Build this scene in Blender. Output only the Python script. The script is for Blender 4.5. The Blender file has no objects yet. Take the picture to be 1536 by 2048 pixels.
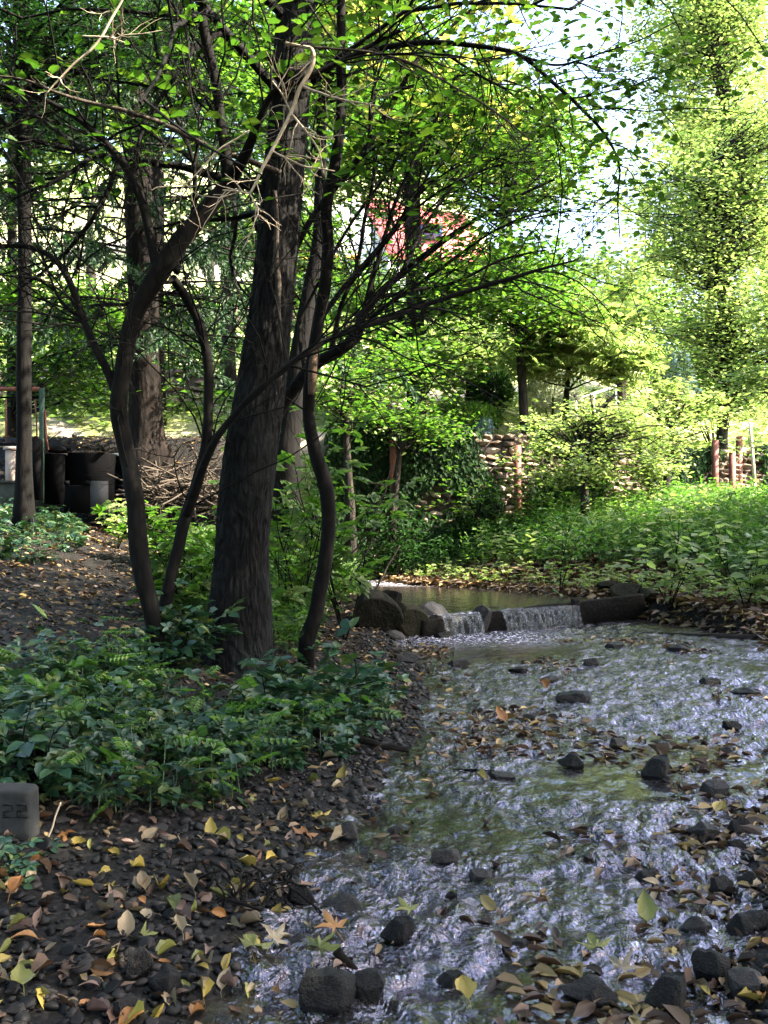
import bpy, math
import numpy as np
from mathutils import Vector, Matrix

S = bpy.context.scene
R = math.radians
# ------------------------------------------------------------------ camera
F = 2000.0      # focal length in photo pixels
H = 1.05        # eye height above the lower stream
cd = bpy.data.cameras.new('camera'); cam = bpy.data.objects.new('camera', cd)
S.collection.objects.link(cam); S.camera = cam
cam.location = (0, 0, H); cam.rotation_euler = (R(90), 0, 0)
cd.sensor_fit = 'VERTICAL'; cd.sensor_height = 36; cd.lens = 36 * F / 2048
cd.clip_start = 0.05; cd.clip_end = 2000
# ------------------------------------------------------------------ sky and sun
SUN_EL, SUN_AZ = 43, 99      # azimuth clockwise from +Y
W = bpy.data.worlds.new('World'); S.world = W; W.use_nodes = True
wn = W.node_tree; bg = wn.nodes['Background']
sky = wn.nodes.new('ShaderNodeTexSky'); sky.sky_type = 'NISHITA'; sky.sun_disc = False
sky.sun_elevation = R(SUN_EL); sky.sun_rotation = R(SUN_AZ)
sky.air_density = 1.0; sky.dust_density = 3.4; sky.ozone_density = 1.0
wn.links.new(sky.outputs[0], bg.inputs[0]); bg.inputs[1].default_value = 0.14
sd = bpy.data.lights.new('sun', 'SUN'); sun = bpy.data.objects.new('sun', sd)
S.collection.objects.link(sun)
sd.energy = 5.0; sd.angle = R(0.55); sd.color = (1.0, 0.90, 0.72)
sdir = Vector((math.sin(R(SUN_AZ)) * math.cos(R(SUN_EL)), math.cos(R(SUN_AZ)) * math.cos(R(SUN_EL)), math.sin(R(SUN_EL))))
sun.rotation_euler = sdir.to_track_quat('Z', 'Y').to_euler()
S.view_settings.view_transform = 'Standard'; S.view_settings.look = 'None'
S.view_settings.exposure = 3.2; S.view_settings.gamma = 1.0
S.cycles.use_denoising = True
S.cycles.max_bounces = 8; S.cycles.transparent_max_bounces = 10
S.cycles.diffuse_bounces = 3; S.cycles.glossy_bounces = 3; S.cycles.transmission_bounces = 4
S.cycles.caustics_reflective = False; S.cycles.caustics_refractive = False
S.cycles.sample_clamp_indirect = 6

rng = np.random.default_rng(11)
A = np.array

def P(px, py, Y):
    return A([(px - 768) * Y / F, Y, H + (1024 - py) * Y / F])

# ------------------------------------------------------------------ noise
def _h(i, seed):
    n = np.zeros(i.shape[:-1], dtype=np.uint64)
    for k, m in enumerate((374761393, 668265263, 2147483647)[:i.shape[-1]]):
        n = n + i[..., k].astype(np.int64).astype(np.uint64) * np.uint64(m)
    n = n + np.uint64(seed * 1274126177)
    n = (n ^ (n >> np.uint64(13))) * np.uint64(1274126177)
    n = n ^ (n >> np.uint64(16))
    n = n * np.uint64(2246822519); n = n ^ (n >> np.uint64(15))
    return (n & np.uint64(0xffffff)).astype(np.float64) / 0xffffff

def vn(p, seed=0):
    p = np.asarray(p, float); D = p.shape[-1]
    i = np.floor(p).astype(np.int64); f = p - i; f = f * f * (3 - 2 * f)
    out = 0
    for c in range(2 ** D):
        off = A([(c >> k) & 1 for k in range(D)])
        w = np.prod(np.where(off == 1, f, 1 - f), axis=-1)
        out = out + w * _h(i + off, seed)
    return out * 2 - 1

def fbm(p, o=4, seed=0, g=0.5):
    a, s, t = 1.0, 0, 0
    p = np.asarray(p, float)
    for k in range(o):
        s = s + a * vn(p, seed + k * 17); t += a; a *= g; p = p * 2.03 + 3.1
    return s / t

def sm(a, b, x):
    t = np.clip((x - a) / (b - a), 0, 1); return t * t * (3 - 2 * t)

# ------------------------------------------------------------------ terrain
LY = A([-8, 1.0, 2.07, 2.40, 2.81, 3.15, 3.78, 4.6, 5.58, 6.65, 7.6, 8.0, 8.6, 9.2, 10.6, 12, 13, 14.0, 15, 500])
LX = A([-.9, -.6, -.38, -.25, -.24, -.20, -.05, .19, .285, .27, .12, .06, .02, -.04, -.2, -.47, -.8, -1.3, -1.3, -1.3])
RY = A([-8, 1.0, 2.1, 2.5, 3.0, 3.35, 3.9, 4.5, 6.0, 8.4, 9.5, 9.95, 10.6, 11.3, 11.9, 12.7, 14.0, 15, 500])
RX = A([.6, .6, .75, .95, 1.05, 1.35, 1.75, 2.1, 2.9, 3.2, 2.75, 2.6, 1.9, 1.3, .5, 0.0, -.8, -1.3, -1.3])
ZU = 0.17
def yweir(x):
    return np.clip(8.8 + .65 * (x - .93), 8.4, 9.95)
WX = A([-40, -1.0, -.5, 2.0, 6.0, 12, 60]); WY = A([13.9, 13.9, 14.0, 14.6, 17.0, 20.0, 34.0])
def ywall(x): return np.interp(x, WX, WY)

def hgt(x, y):
    x = np.asarray(x, float); y = np.asarray(y, float)
    xl = np.interp(y, LY, LX); xr = np.interp(y, RY, RX)
    n1 = fbm(np.stack([x * .9, y * .9], -1), 3, 5)
    wob = .09 * fbm(np.stack([x * 2.1, y * 2.1], -1), 2, 8)
    dl = xl - x + wob; dr = x - xr + wob
    d = np.maximum(dl, dr)
    lvl = ZU * sm(-.12, .12, y - yweir(x))
    lvb = ZU * sm(7.2, 9.4, y)
    bed = lvl - .05 - .05 * sm(0, .5, -d) + .02 * n1
    dp = np.maximum(d, 0)
    zl = lvb + 1.1 * np.tanh(.16 * dp ** 1.4 / 1.1) + .02 * sm(0, .1, dp)
    near = sm(7.5, 4.5, y)
    zr = lvb + (1 - near) * .85 * np.tanh(.19 * np.maximum(dp - .45, 0) ** 1.15 / .85) + near * .05 * dp + .02 * sm(0, .1, dp) + .03 * dp * (dp < 5)
    bank = np.where(dl > dr, zl, zr) + .05 * n1 * sm(.1, 1.2, dp)
    z = np.where(d > 0, bank, bed)
    # smooth shore
    k = sm(-.10, .06, d); z = bed * (1 - k) + np.where(d > 0, bank, lvb + .01) * k
    # rising ground behind
    far = (.52 * np.clip(y - 36, 0, 30) + .01 * np.maximum(y - 66, 0)) * sm(.22, .05, x / np.maximum(y, 1)) + .01 * np.maximum(y - 34, 0)
    hill = 2.15 + .30 * (np.minimum(y, 34) - 14.3) + far + .22 * n1
    hill = hill + .35 * sm(15.9, 16.6, y + .25 * n1) * sm(1, -2, x)
    rise = sm(11.7, 13.4, y) * sm(-1.0, -2.2, x)
    zL = z * (1 - rise) + 2.05 * rise
    yw = ywall(x) + .28
    z = np.where(x < -.6, zL, z)
    back = sm(-.02, .1, y - yw)
    right = 1.9 + .30 * (np.minimum(y, 34) - yw) + .15 * n1 + far
    hb = np.where(x > 0, hill + (right - hill) * sm(0, 3, x), hill)
    z = z * (1 - back) + hb * back
    z = z + .006 * fbm(np.stack([x * 9, y * 9], -1), 2, 21)
    return z

def hz(x, y): return float(hgt(A([x]), A([y]))[0])

def G(px, py, y0=1.4, y1=80):
    Y = y0 * (y1 / y0) ** np.linspace(0, 1, 2500)
    x = (px - 768) * Y / F; z = H + (1024 - py) * Y / F
    i = np.argmax(z <= np.maximum(hgt(x, Y), -9))
    return A([x[i], Y[i], z[i]])

# ------------------------------------------------------------------ materials
def newmat(name):
    m = bpy.data.materials.new(name); m.use_nodes = True
    nt = m.node_tree; nt.nodes.clear()
    out = nt.nodes.new('ShaderNodeOutputMaterial')
    return m, nt, out
def N(nt, t, **kw):
    n = nt.nodes.new('ShaderNode' + t)
    for k, v in kw.items():
        if k in n.inputs: n.inputs[k].default_value = v
        else: setattr(n, k, v)
    return n
def ramp(nt, cols, pos=None, interp='LINEAR'):
    r = nt.nodes.new('ShaderNodeValToRGB'); e = r.color_ramp; e.interpolation = interp
    pos = pos or [i / max(1, len(cols) - 1) for i in range(len(cols))]
    while len(e.elements) < len(cols): e.elements.new(0.5)
    for el, c, p in zip(e.elements, cols, pos):
        el.position = p; el.color = (*c, 1)
    return r
def L(nt, a, b): nt.links.new(a, b)

def leaf_mat(name, cols, trans=.5, rough=.5, spec=.3, tcol=(1.05, 1.6, .5)):
    m, nt, out = newmat(name)
    g = N(nt, 'NewGeometry'); r = ramp(nt, cols)
    L(nt, g.outputs['Random Per Island'], r.inputs[0])
    tc = N(nt, 'TexCoord'); no = N(nt, 'TexNoise', Scale=1.3, Detail=2.0)
    L(nt, tc.outputs['Object'], no.inputs['Vector'])
    hs = N(nt, 'HueSaturation'); mr = N(nt, 'MapRange'); mr.inputs[3].default_value = .72; mr.inputs[4].default_value = 1.3
    L(nt, no.outputs[0], mr.inputs[0]); L(nt, mr.outputs[0], hs.inputs['Value']); L(nt, r.outputs[0], hs.inputs['Color'])
    p = N(nt, 'BsdfPrincipled', Roughness=rough); p.inputs['Specular IOR Level'].default_value = spec
    L(nt, hs.outputs[0], p.inputs['Base Color'])
    t = N(nt, 'BsdfTranslucent'); mx = N(nt, 'MixShader', Fac=trans)
    mc = N(nt, 'VectorMath', operation='MULTIPLY'); mc.inputs[1].default_value = tcol
    L(nt, hs.outputs[0], mc.inputs[0]); L(nt, mc.outputs[0], t.inputs[0])
    L(nt, p.outputs[0], mx.inputs[1]); L(nt, t.outputs[0], mx.inputs[2]); L(nt, mx.outputs[0], out.inputs[0])
    return m

def bark_mat(name, dark, light, s=(26, 26, 4), bump=.6, moss=None, dist=.012):
    m, nt, out = newmat(name)
    tc = N(nt, 'TexCoord'); mp = N(nt, 'Mapping'); mp.inputs['Scale'].default_value = s
    L(nt, tc.outputs['Object'], mp.inputs[0])
    n1 = N(nt, 'TexNoise', Scale=1.0, Detail=6.0, Roughness=.65, Distortion=.6); L(nt, mp.outputs[0], n1.inputs['Vector'])
    v = N(nt, 'TexVoronoi', Scale=.9); v.feature = 'DISTANCE_TO_EDGE'; L(nt, mp.outputs[0], v.inputs['Vector'])
    md = N(nt, 'Math', operation='MULTIPLY'); L(nt, n1.outputs[0], md.inputs[0])
    vs = N(nt, 'Math', operation='MULTIPLY_ADD'); vs.inputs[1].default_value = 1.6; vs.inputs[2].default_value = .45
    L(nt, v.outputs['Distance'], vs.inputs[0]); L(nt, vs.outputs[0], md.inputs[1])
    r = ramp(nt, [dark, tuple(.6 * a + .4 * b for a, b in zip(dark, light)), light], [.2, .42, .8])
    L(nt, md.outputs[0], r.inputs[0])
    n2 = N(nt, 'TexNoise', Scale=2.3, Detail=3.0); L(nt, tc.outputs['Object'], n2.inputs['Vector'])
    r2 = ramp(nt, [(0, 0, 0), (1, 1, 1)], [.5, .72]); L(nt, n2.outputs[0], r2.inputs[0])
    mx = N(nt, 'MixRGB'); mx.inputs[2].default_value = (*(moss or light), 1)
    mu = N(nt, 'Math', operation='MULTIPLY'); mu.inputs[1].default_value = .55
    L(nt, r2.outputs[0], mu.inputs[0]); L(nt, mu.outputs[0], mx.inputs[0]); L(nt, r.outputs[0], mx.inputs[1])
    p = N(nt, 'BsdfPrincipled', Roughness=.9); p.inputs['Specular IOR Level'].default_value = .12
    L(nt, mx.outputs[0], p.inputs['Base Color'])
    b = N(nt, 'Bump', Strength=bump, Distance=dist); L(nt, md.outputs[0], b.inputs['Height']); L(nt, b.outputs[0], p.inputs['Normal'])
    L(nt, p.outputs[0], out.inputs[0]); return m

def rough_mat(name, cols, scale=8, rough=.8, bump=.4, dist=.01, spec=.3, perobj=False, metal=0, wet=None, pos=None):
    m, nt, out = newmat(name)
    tc = N(nt, 'TexCoord'); n1 = N(nt, 'TexNoise', Scale=scale, Detail=7.0, Roughness=.62, Distortion=.3)
    L(nt, tc.outputs['Object'], n1.inputs['Vector'])
    src = n1.outputs[0]
    if perobj:
        oi = N(nt, 'ObjectInfo' if perobj == 'obj' else 'NewGeometry')
        ma = N(nt, 'Math', operation='MULTIPLY_ADD'); ma.inputs[1].default_value = .55
        L(nt, oi.outputs['Random' if perobj == 'obj' else 'Random Per Island'], ma.inputs[0])
        ms = N(nt, 'Math', operation='MULTIPLY_ADD'); ms.inputs[1].default_value = .75; ms.inputs[2].default_value = -.15
        L(nt, n1.outputs[0], ms.inputs[0]); L(nt, ms.outputs[0], ma.inputs[2]); src = ma.outputs[0]
    r = ramp(nt, cols, pos or list(np.linspace(.28, .75, len(cols)))); L(nt, src, r.inputs[0])
    p = N(nt, 'BsdfPrincipled', Roughness=rough, Metallic=metal); p.inputs['Specular IOR Level'].default_value = spec
    L(nt, r.outputs[0], p.inputs['Base Color'])
    b = N(nt, 'Bump', Strength=bump, Distance=dist); L(nt, n1.outputs[0], b.inputs['Height']); L(nt, b.outputs[0], p.inputs['Normal'])
    L(nt, p.outputs[0], out.inputs[0]); return m

def ground_mat():
    m, nt, out = newmat('woodland_soil')
    tc = N(nt, 'TexCoord')
    n1 = N(nt, 'TexNoise', Scale=3.0, Detail=8.0, Roughness=.7); L(nt, tc.outputs['Object'], n1.inputs['Vector'])
    r1 = ramp(nt, [(.003, .0027, .0025), (.008, .0068, .006), (.021, .017, .014)], [.3, .5, .75]); L(nt, n1.outputs[0], r1.inputs[0])
    v = N(nt, 'TexVoronoi', Scale=70.0); L(nt, tc.outputs['Object'], v.inputs['Vector'])
    rv = ramp(nt, [(.003, .003, .003), (.009, .008, .008), (.024, .021, .02)], [0, .6, 1]); L(nt, v.outputs['Color'], rv.inputs[0])
    mg = N(nt, 'MixRGB', Fac=.5); L(nt, r1.outputs[0], mg.inputs[1]); L(nt, rv.outputs[0], mg.inputs[2])
    # hillside: dry earth and grass
    n2 = N(nt, 'TexNoise', Scale=.8, Detail=6.0, Roughness=.7); L(nt, tc.outputs['Object'], n2.inputs['Vector'])
    r2 = ramp(nt, [(.16, .19, .07), (.28, .30, .12), (.45, .39, .33), (.58, .50, .45)], [.35, .5, .6, .72]); L(nt, n2.outputs[0], r2.inputs[0])
    sx = N(nt, 'SeparateXYZ'); L(nt, tc.outputs['Object'], sx.inputs[0])
    mr = N(nt, 'MapRange'); mr.inputs[1].default_value = 13.2; mr.inputs[2].default_value = 15.0; L(nt, sx.outputs[1], mr.inputs[0])
    mx = N(nt, 'MixRGB'); L(nt, mr.outputs[0], mx.inputs[0]); L(nt, mg.outputs[0], mx.inputs[1]); L(nt, r2.outputs[0], mx.inputs[2])
    p = N(nt, 'BsdfPrincipled', Roughness=.75); p.inputs['Specular IOR Level'].default_value = .15
    L(nt, mx.outputs[0], p.inputs['Base Color'])
    v2 = N(nt, 'TexVoronoi', Scale=48.0); L(nt, tc.outputs['Object'], v2.inputs['Vector'])
    ad = N(nt, 'Math', operation='SUBTRACT'); L(nt, n1.outputs[0], ad.inputs[0]); L(nt, v2.outputs['Distance'], ad.inputs[1])
    b = N(nt, 'Bump', Strength=.8, Distance=.012); L(nt, ad.outputs[0], b.inputs['Height']); L(nt, b.outputs[0], p.inputs['Normal'])
    L(nt, p.outputs[0], out.inputs[0]); return m

def water_mat(name, tint, bumps):
    m, nt, out = newmat(name)
    tc = N(nt, 'TexCoord'); mp = N(nt, 'Mapping'); mp.inputs['Scale'].default_value = (1.0, .62, 1)
    L(nt, tc.outputs['Object'], mp.inputs[0])
    last = None
    for sc, dist, st in bumps:
        n = N(nt, 'TexNoise', Scale=sc, Detail=3.0, Roughness=.55, Distortion=.9); L(nt, mp.outputs[0], n.inputs['Vector'])
        b = N(nt, 'Bump', Strength=st, Distance=dist); L(nt, n.outputs[0], b.inputs['Height'])
        if 'stream' in name:
            ar = N(nt, 'Attribute', attribute_name='chop'); mm = N(nt, 'Math', operation='MULTIPLY_ADD'); mm.inputs[1].default_value = st * .85; mm.inputs[2].default_value = st * .15
            L(nt, ar.outputs['Fac'], mm.inputs[0]); L(nt, mm.outputs[0], b.inputs['Strength'])
        if last: L(nt, last.outputs[0], b.inputs['Normal'])
        last = b
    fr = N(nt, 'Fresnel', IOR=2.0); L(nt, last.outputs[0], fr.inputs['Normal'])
    gl = N(nt, 'BsdfGlossy', Roughness=.15); gl.inputs[0].default_value = (.94, .84, 1.0, 1); L(nt, last.outputs[0], gl.inputs['Normal'])  # gloss tinted lavender and IOR raised: sky sheen put into the water
    tr = N(nt, 'BsdfTransparent'); tr.inputs[0].default_value = (*tint, 1)
    df = N(nt, 'BsdfDiffuse'); df.inputs[0].default_value = (.035, .032, .026, 1)
    m0 = N(nt, 'MixShader', Fac=.35); L(nt, tr.outputs[0], m0.inputs[1]); L(nt, df.outputs[0], m0.inputs[2])
    mx = N(nt, 'MixShader'); L(nt, fr.outputs[0], mx.inputs[0]); L(nt, m0.outputs[0], mx.inputs[1]); L(nt, gl.outputs[0], mx.inputs[2])
    # foam at the falls, plus faint pale streaks painted for sky glints (vertex attribute) 
    at = N(nt, 'Attribute', attribute_name='foam')
    nf = N(nt, 'TexNoise', Scale=30.0, Detail=4.0, Roughness=.7); L(nt, mp.outputs[0], nf.inputs['Vector'])
    rf = ramp(nt, [(0, 0, 0), (1, 1, 1)], [.46, .70]); L(nt, nf.outputs[0], rf.inputs[0])
    mu = N(nt, 'Math', operation='MULTIPLY'); L(nt, at.outputs['Fac'], mu.inputs[0]); L(nt, rf.outputs[0], mu.inputs[1])
    fd = N(nt, 'BsdfDiffuse'); fd.inputs[0].default_value = (.62, .61, .72, 1)
    m2 = N(nt, 'MixShader'); L(nt, mu.outputs[0], m2.inputs[0]); L(nt, mx.outputs[0], m2.inputs[1]); L(nt, fd.outputs[0], m2.inputs[2])
    L(nt, m2.outputs[0], out.inputs[0]); return m

def flat_mat(name, c, rough=.6, spec=.4, metal=0, emit=None):
    return rough_mat(name, [tuple(x * .75 for x in c), c, tuple(min(1, x * 1.2) for x in c)], scale=14, rough=rough, bump=.15, dist=.004, spec=spec, metal=metal)

M = {}
M['ground'] = ground_mat()
M['bark_main'] = bark_mat('dark_fissured_bark', (.0014, .0013, .0013), (.014, .013, .013), s=(30, 30, 8), bump=1.0, moss=(.017, .020, .019), dist=.02)
M['bark_shrub'] = bark_mat('brown_shrub_bark', (.0018, .0015, .0013), (.010, .0085, .0072), s=(30, 30, 9), bump=.5, dist=.006)
M['bark_pale'] = bark_mat('bare_pale_wood', (.07, .045, .03), (.18, .12, .08), s=(40, 40, 5), bump=.3, dist=.004)
M['bark_twig'] = bark_mat('dead_grey_twig', (.03, .024, .019), (.11, .088, .07), s=(60, 60, 30), bump=.3, dist=.003)
M['bark_bg'] = bark_mat('grey_brown_bark', (.008, .0065, .0055), (.05, .041, .034), s=(16, 16, 4), bump=.8, dist=.02)
M['bark_red'] = bark_mat('reddish_conifer_bark', (.004, .003, .0026), (.02, .0145, .012), s=(18, 18, 4), bump=.9, dist=.02)
M['bark_black'] = bark_mat('blackish_bark', (.002, .0017, .0017), (.007, .006, .0055), s=(20, 20, 5), bump=.8, dist=.015)
M['leaf_shade'] = leaf_mat('shade_tinted_leaf', [(.007, .026, .016), (.012, .042, .022), (.020, .058, .027), (.032, .070, .026), (.075, .09, .022)], trans=.22, rough=.42, spec=.5, tcol=(1.1, 1.3, .6))  # cool dark greens: skylit shade put into the leaf colour
M['leaf_green'] = leaf_mat('woodland_leaf', [(.04, .08, .02), (.062, .11, .027), (.09, .14, .032), (.13, .17, .045)], trans=.5)
M['leaf_deep'] = leaf_mat('deep_green_leaf', [(.025, .055, .012), (.04, .08, .018), (.06, .105, .022), (.10, .13, .03)], trans=.5, tcol=(.9, 1.25, .4))
M['leaf_bright'] = leaf_mat('sun_tinted_leaf', [(.12, .17, .065), (.18, .23, .09), (.25, .29, .12), (.36, .36, .17)], trans=.5, tcol=(1.1, 1.4, .7))  # greens raised to put sun and haze into the leaf colour
M['leaf_lime'] = leaf_mat('yellowing_leaf', [(.20, .26, .06), (.30, .34, .10), (.40, .40, .14)], trans=.5, tcol=(1.1, 1.1, .6))
M['leaf_herb'] = leaf_mat('streamside_herb_leaf', [(.04, .088, .026), (.062, .12, .034), (.09, .155, .042), (.15, .19, .055)], trans=.42, rough=.45, spec=.4)
M['leaf_dark'] = leaf_mat('dark_ivy_leaf', [(.008, .020, .008), (.014, .036, .012), (.026, .056, .018)], trans=.3, rough=.7, spec=.08)  # dark greens also put the wall foot's shade into herbs and bushes
M['needle'] = leaf_mat('conifer_needles', [(.012, .035, .016), (.022, .055, .022), (.04, .075, .03)], trans=.2, rough=.6)
M['needle_blue'] = leaf_mat('blue_grey_needles', [(.10, .17, .17), (.16, .25, .25), (.24, .33, .32)], trans=.2, rough=.6, tcol=(.9, 1, 1))
M['leaf_silver'] = leaf_mat('silvery_leaf', [(.20, .25, .18), (.32, .36, .27), (.42, .45, .36)], trans=.3, rough=.6, tcol=(1, 1, .8))
LIT_K = .42
LIT = {'yellow': [(.50, .36, .06), (.62, .46, .10)], 'tan': [(.42, .30, .17), (.58, .45, .28)], 'brown': [(.13, .065, .03), (.24, .13, .06)],
       'pinkish': [(.28, .16, .12), (.42, .27, .20)], 'olive': [(.22, .24, .05), (.38, .36, .09)], 'orange': [(.42, .17, .04), (.58, .28, .08)]}
for k, (a, b) in LIT.items():
    a = tuple(x * LIT_K for x in a); b = tuple(x * LIT_K for x in b)
    M['fl_' + k] = rough_mat('fallen_leaf_' + k, [a, b, tuple(.75 * x for x in a)], scale=22, rough=.5, bump=.35, dist=.003, spec=.35, perobj='obj')
M['litter'] = leaf_mat('mixed_leaf_litter', [(.016, .009, .006), (.030, .016, .010), (.07, .038, .020), (.15, .095, .05), (.24, .17, .06), (.14, .085, .06), (.04, .022, .014), (.26, .19, .10)], trans=.12, rough=.55, spec=.35, tcol=(1, .9, .6))
M['stone'] = rough_mat('wet_stream_stone', [(.005, .0048, .0046), (.015, .0135, .013), (.038, .033, .031)], scale=9, rough=.55, bump=.9, dist=.012, spec=.18, perobj='obj')
M['stone_dry'] = rough_mat('weathered_boulder', [(.0025, .0024, .0016), (.008, .0075, .005), (.026, .023, .014)], scale=7, rough=.85, bump=.9, dist=.03, spec=.08, perobj='obj')
M['pebble'] = rough_mat('dark_gravel', [(.0035, .003, .003), (.010, .0085, .008), (.026, .021, .019)], scale=11, rough=.6, bump=.3, dist=.006, spec=.2, perobj='isl')
M['wallstone'] = rough_mat('rubble_wall_stone', [(.09, .062, .045), (.22, .16, .115), (.42, .32, .25)], scale=5, rough=.85, bump=.7, dist=.02, perobj='isl')
M['mortar'] = rough_mat('wall_earth', [(.03, .022, .017), (.07, .052, .04)], scale=9, bump=.8, dist=.03)
M['rust'] = flat_mat('rusty_iron', (.16, .055, .04), .7)
M['wetwood'] = bark_mat('wet_weir_plank', (.003, .0025, .002), (.018, .015, .012), s=(5, 30, 30), bump=.8, dist=.008)
M['concrete'] = rough_mat('mossy_concrete', [(.02, .025, .018), (.04, .045, .036), (.08, .078, .068)], scale=6, bump=.5)
M['milestone'] = rough_mat('carved_stone', [(.010, .0105, .010), (.021, .021, .02), (.040, .040, .037)], scale=14, rough=.85, bump=.8, dist=.006)
M['black'] = flat_mat('black_plastic', (.003, .003, .0035), .8, .03)
M['metalgreen'] = flat_mat('green_painted_metal', (.03, .06, .045), .5, .2)
M['greyboard'] = flat_mat('grey_board', (.025, .027, .03), .7)
M['white'] = flat_mat('white_paint', (.78, .77, .74), .6)
M['roof'] = rough_mat('red_tile', [(.60, .10, .10), (.72, .18, .17), (.74, .30, .28)], scale=3, bump=.5, dist=.03)
M['blue'] = flat_mat('blue_frame', (.05, .12, .35), .4)
M['orange'] = flat_mat('orange_canvas', (.80, .26, .03), .7)
M['paleearth'] = rough_mat('pale_dry_earth', [(.30, .23, .20), (.42, .34, .30), (.55, .47, .42)], scale=2, bump=.6, dist=.03)
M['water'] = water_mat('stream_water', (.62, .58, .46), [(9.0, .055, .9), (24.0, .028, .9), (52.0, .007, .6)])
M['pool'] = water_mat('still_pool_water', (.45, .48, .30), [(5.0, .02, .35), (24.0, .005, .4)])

# ------------------------------------------------------------------ mesh building
class MB:
    def __init__(s): s.v = []; s.f = []; s.n = 0
    def add(s, v, f):
        v = np.asarray(v, float).reshape(-1, 3); f = np.asarray(f, np.int64)
        s.v.append(v); s.f.append(f + s.n); s.n += len(v)
    def box(s, c, d, rot=None, bev=0):
        c = A(c, float); d = A(d, float) / 2
        v = A([[x, y, z] for x in (-1, 1) for y in (-1, 1) for z in (-1, 1)]) * d
        if rot is not None: v = v @ np.asarray(rot).T
        s.add(v + c, [[0, 1, 3, 2], [4, 6, 7, 5], [0, 4, 5, 1], [2, 3, 7, 6], [0, 2, 6, 4], [1, 5, 7, 3]])
    def tube(s, p, r, k=6, cap=True, disp=None):
        p = np.asarray(p, float); n = len(p)
        if np.ndim(r) == 0: r = np.full(n, r)
        t = np.gradient(p, axis=0); t /= np.linalg.norm(t, axis=1)[:, None] + 1e-9
        mt = np.abs(t.mean(0)); ref = np.eye(3)[np.argmin(mt)]
        u = np.cross(t, ref); u /= np.linalg.norm(u, axis=1)[:, None] + 1e-9
        w = np.cross(t, u)
        a = np.arange(k) * 2 * math.pi / k
        rr = np.asarray(r)[:, None] * np.ones(k)
        if disp is not None: rr = disp(rr, a, n)
        v = p[:, None] + rr[..., None] * (np.cos(a)[None, :, None] * u[:, None] + np.sin(a)[None, :, None] * w[:, None])
        i = np.arange(n - 1)[:, None] * k; j = np.arange(k)[None]; j2 = (j + 1) % k
        f = np.stack([i + j, i + k + j, i + k + j2, i + j2], -1).reshape(-1, 4)
        s.add(v.reshape(-1, 3), f)
        if cap:
            b = s.n - n * k
            if k <= 8:
                s.f.append(A([[b + q for q in range(k)]])); s.f.append(A([[b + (n - 1) * k + q for q in reversed(range(k))]]))
            else:
                for o, c in ((0, p[0]), ((n - 1) * k, p[-1])):
                    s.v.append(c[None]); ci = s.n; s.n += 1
                    jj = np.arange(k); s.f.append(np.stack([b + o + jj, b + o + (jj + 1) % k, np.full(k, ci)], -1))
    def scatter(s, T, TF, pos, Rm, sc):
        pos = np.asarray(pos); n = len(pos)
        if n == 0: return
        sc = np.broadcast_to(sc, (n,)) if np.ndim(sc) < 2 else sc
        Ts = T[None] * (sc[:, None, None] if np.ndim(sc) == 1 else sc[:, None, :])
        V = np.einsum('nij,nkj->nki', Rm, Ts) + pos[:, None]
        k = len(T)
        Fq = (np.asarray(TF)[None] + (np.arange(n) * k)[:, None, None]).reshape(-1, np.shape(TF)[1])
        s.add(V.reshape(-1, 3), Fq)
    def build(s, name, mat, parent=None, smooth=False, origin=None):
        V = np.concatenate(s.v) if s.v else np.zeros((0, 3))
        org = A(parent.matrix_world.translation if False else parent['_o'], float) if parent is not None else (A(origin, float) if origin is not None else np.zeros(3))
        V = V - org
        me = bpy.data.meshes.new(name)
        me.vertices.add(len(V)); me.vertices.foreach_set('co', V.astype(np.float32).ravel())
        loops = np.concatenate([f.ravel() for f in s.f]); tot = np.concatenate([np.full(len(f), f.shape[1]) for f in s.f])
        start = np.concatenate([[0], np.cumsum(tot)[:-1]])
        me.loops.add(len(loops)); me.loops.foreach_set('vertex_index', loops.astype(np.int32))
        me.polygons.add(len(tot)); me.polygons.foreach_set('loop_start', start.astype(np.int32)); me.polygons.foreach_set('loop_total', tot.astype(np.int32))
        if smooth: me.polygons.foreach_set('use_smooth', np.ones(len(tot), bool))
        me.update(calc_edges=True)
        me.materials.append(mat)
        o = bpy.data.objects.new(name, me); S.collection.objects.link(o)
        if parent is not None: o.parent = parent
        elif origin is not None: o.location = org
        o['_o'] = [float(q) for q in org]
        return o

def thing(name, label, cat, loc, group=None):
    o = bpy.data.objects.new(name, None); S.collection.objects.link(o)
    o.location = loc; o.empty_display_size = .1
    o['_o'] = [float(q) for q in loc]
    o['label'] = label; o['category'] = cat
    if group: o['group'] = group
    return o
def tag(o, label=None, cat=None, group=None, kind=None):
    for k, v in (('label', label), ('category', cat), ('group', group), ('kind', kind)):
        if v: o[k] = v
    return o

def orient(d, nrm):
    d = np.asarray(d, float); y = d / (np.linalg.norm(d, axis=1)[:, None] + 1e-9)
    x = np.cross(y, nrm); x /= np.linalg.norm(x, axis=1)[:, None] + 1e-9
    return np.stack([x, y, np.cross(x, y)], -1)
def rnd_orient(n, r, tilt=.5, hdir=None):
    a = r.uniform(0, 2 * math.pi, n)
    nr = np.stack([r.normal(0, tilt, n), r.normal(0, tilt, n), np.ones(n)], -1); nr /= np.linalg.norm(nr, axis=1)[:, None]
    d = np.stack([np.cos(a), np.sin(a), r.normal(0, .25, n)], -1)
    return orient(d, nr)

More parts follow.
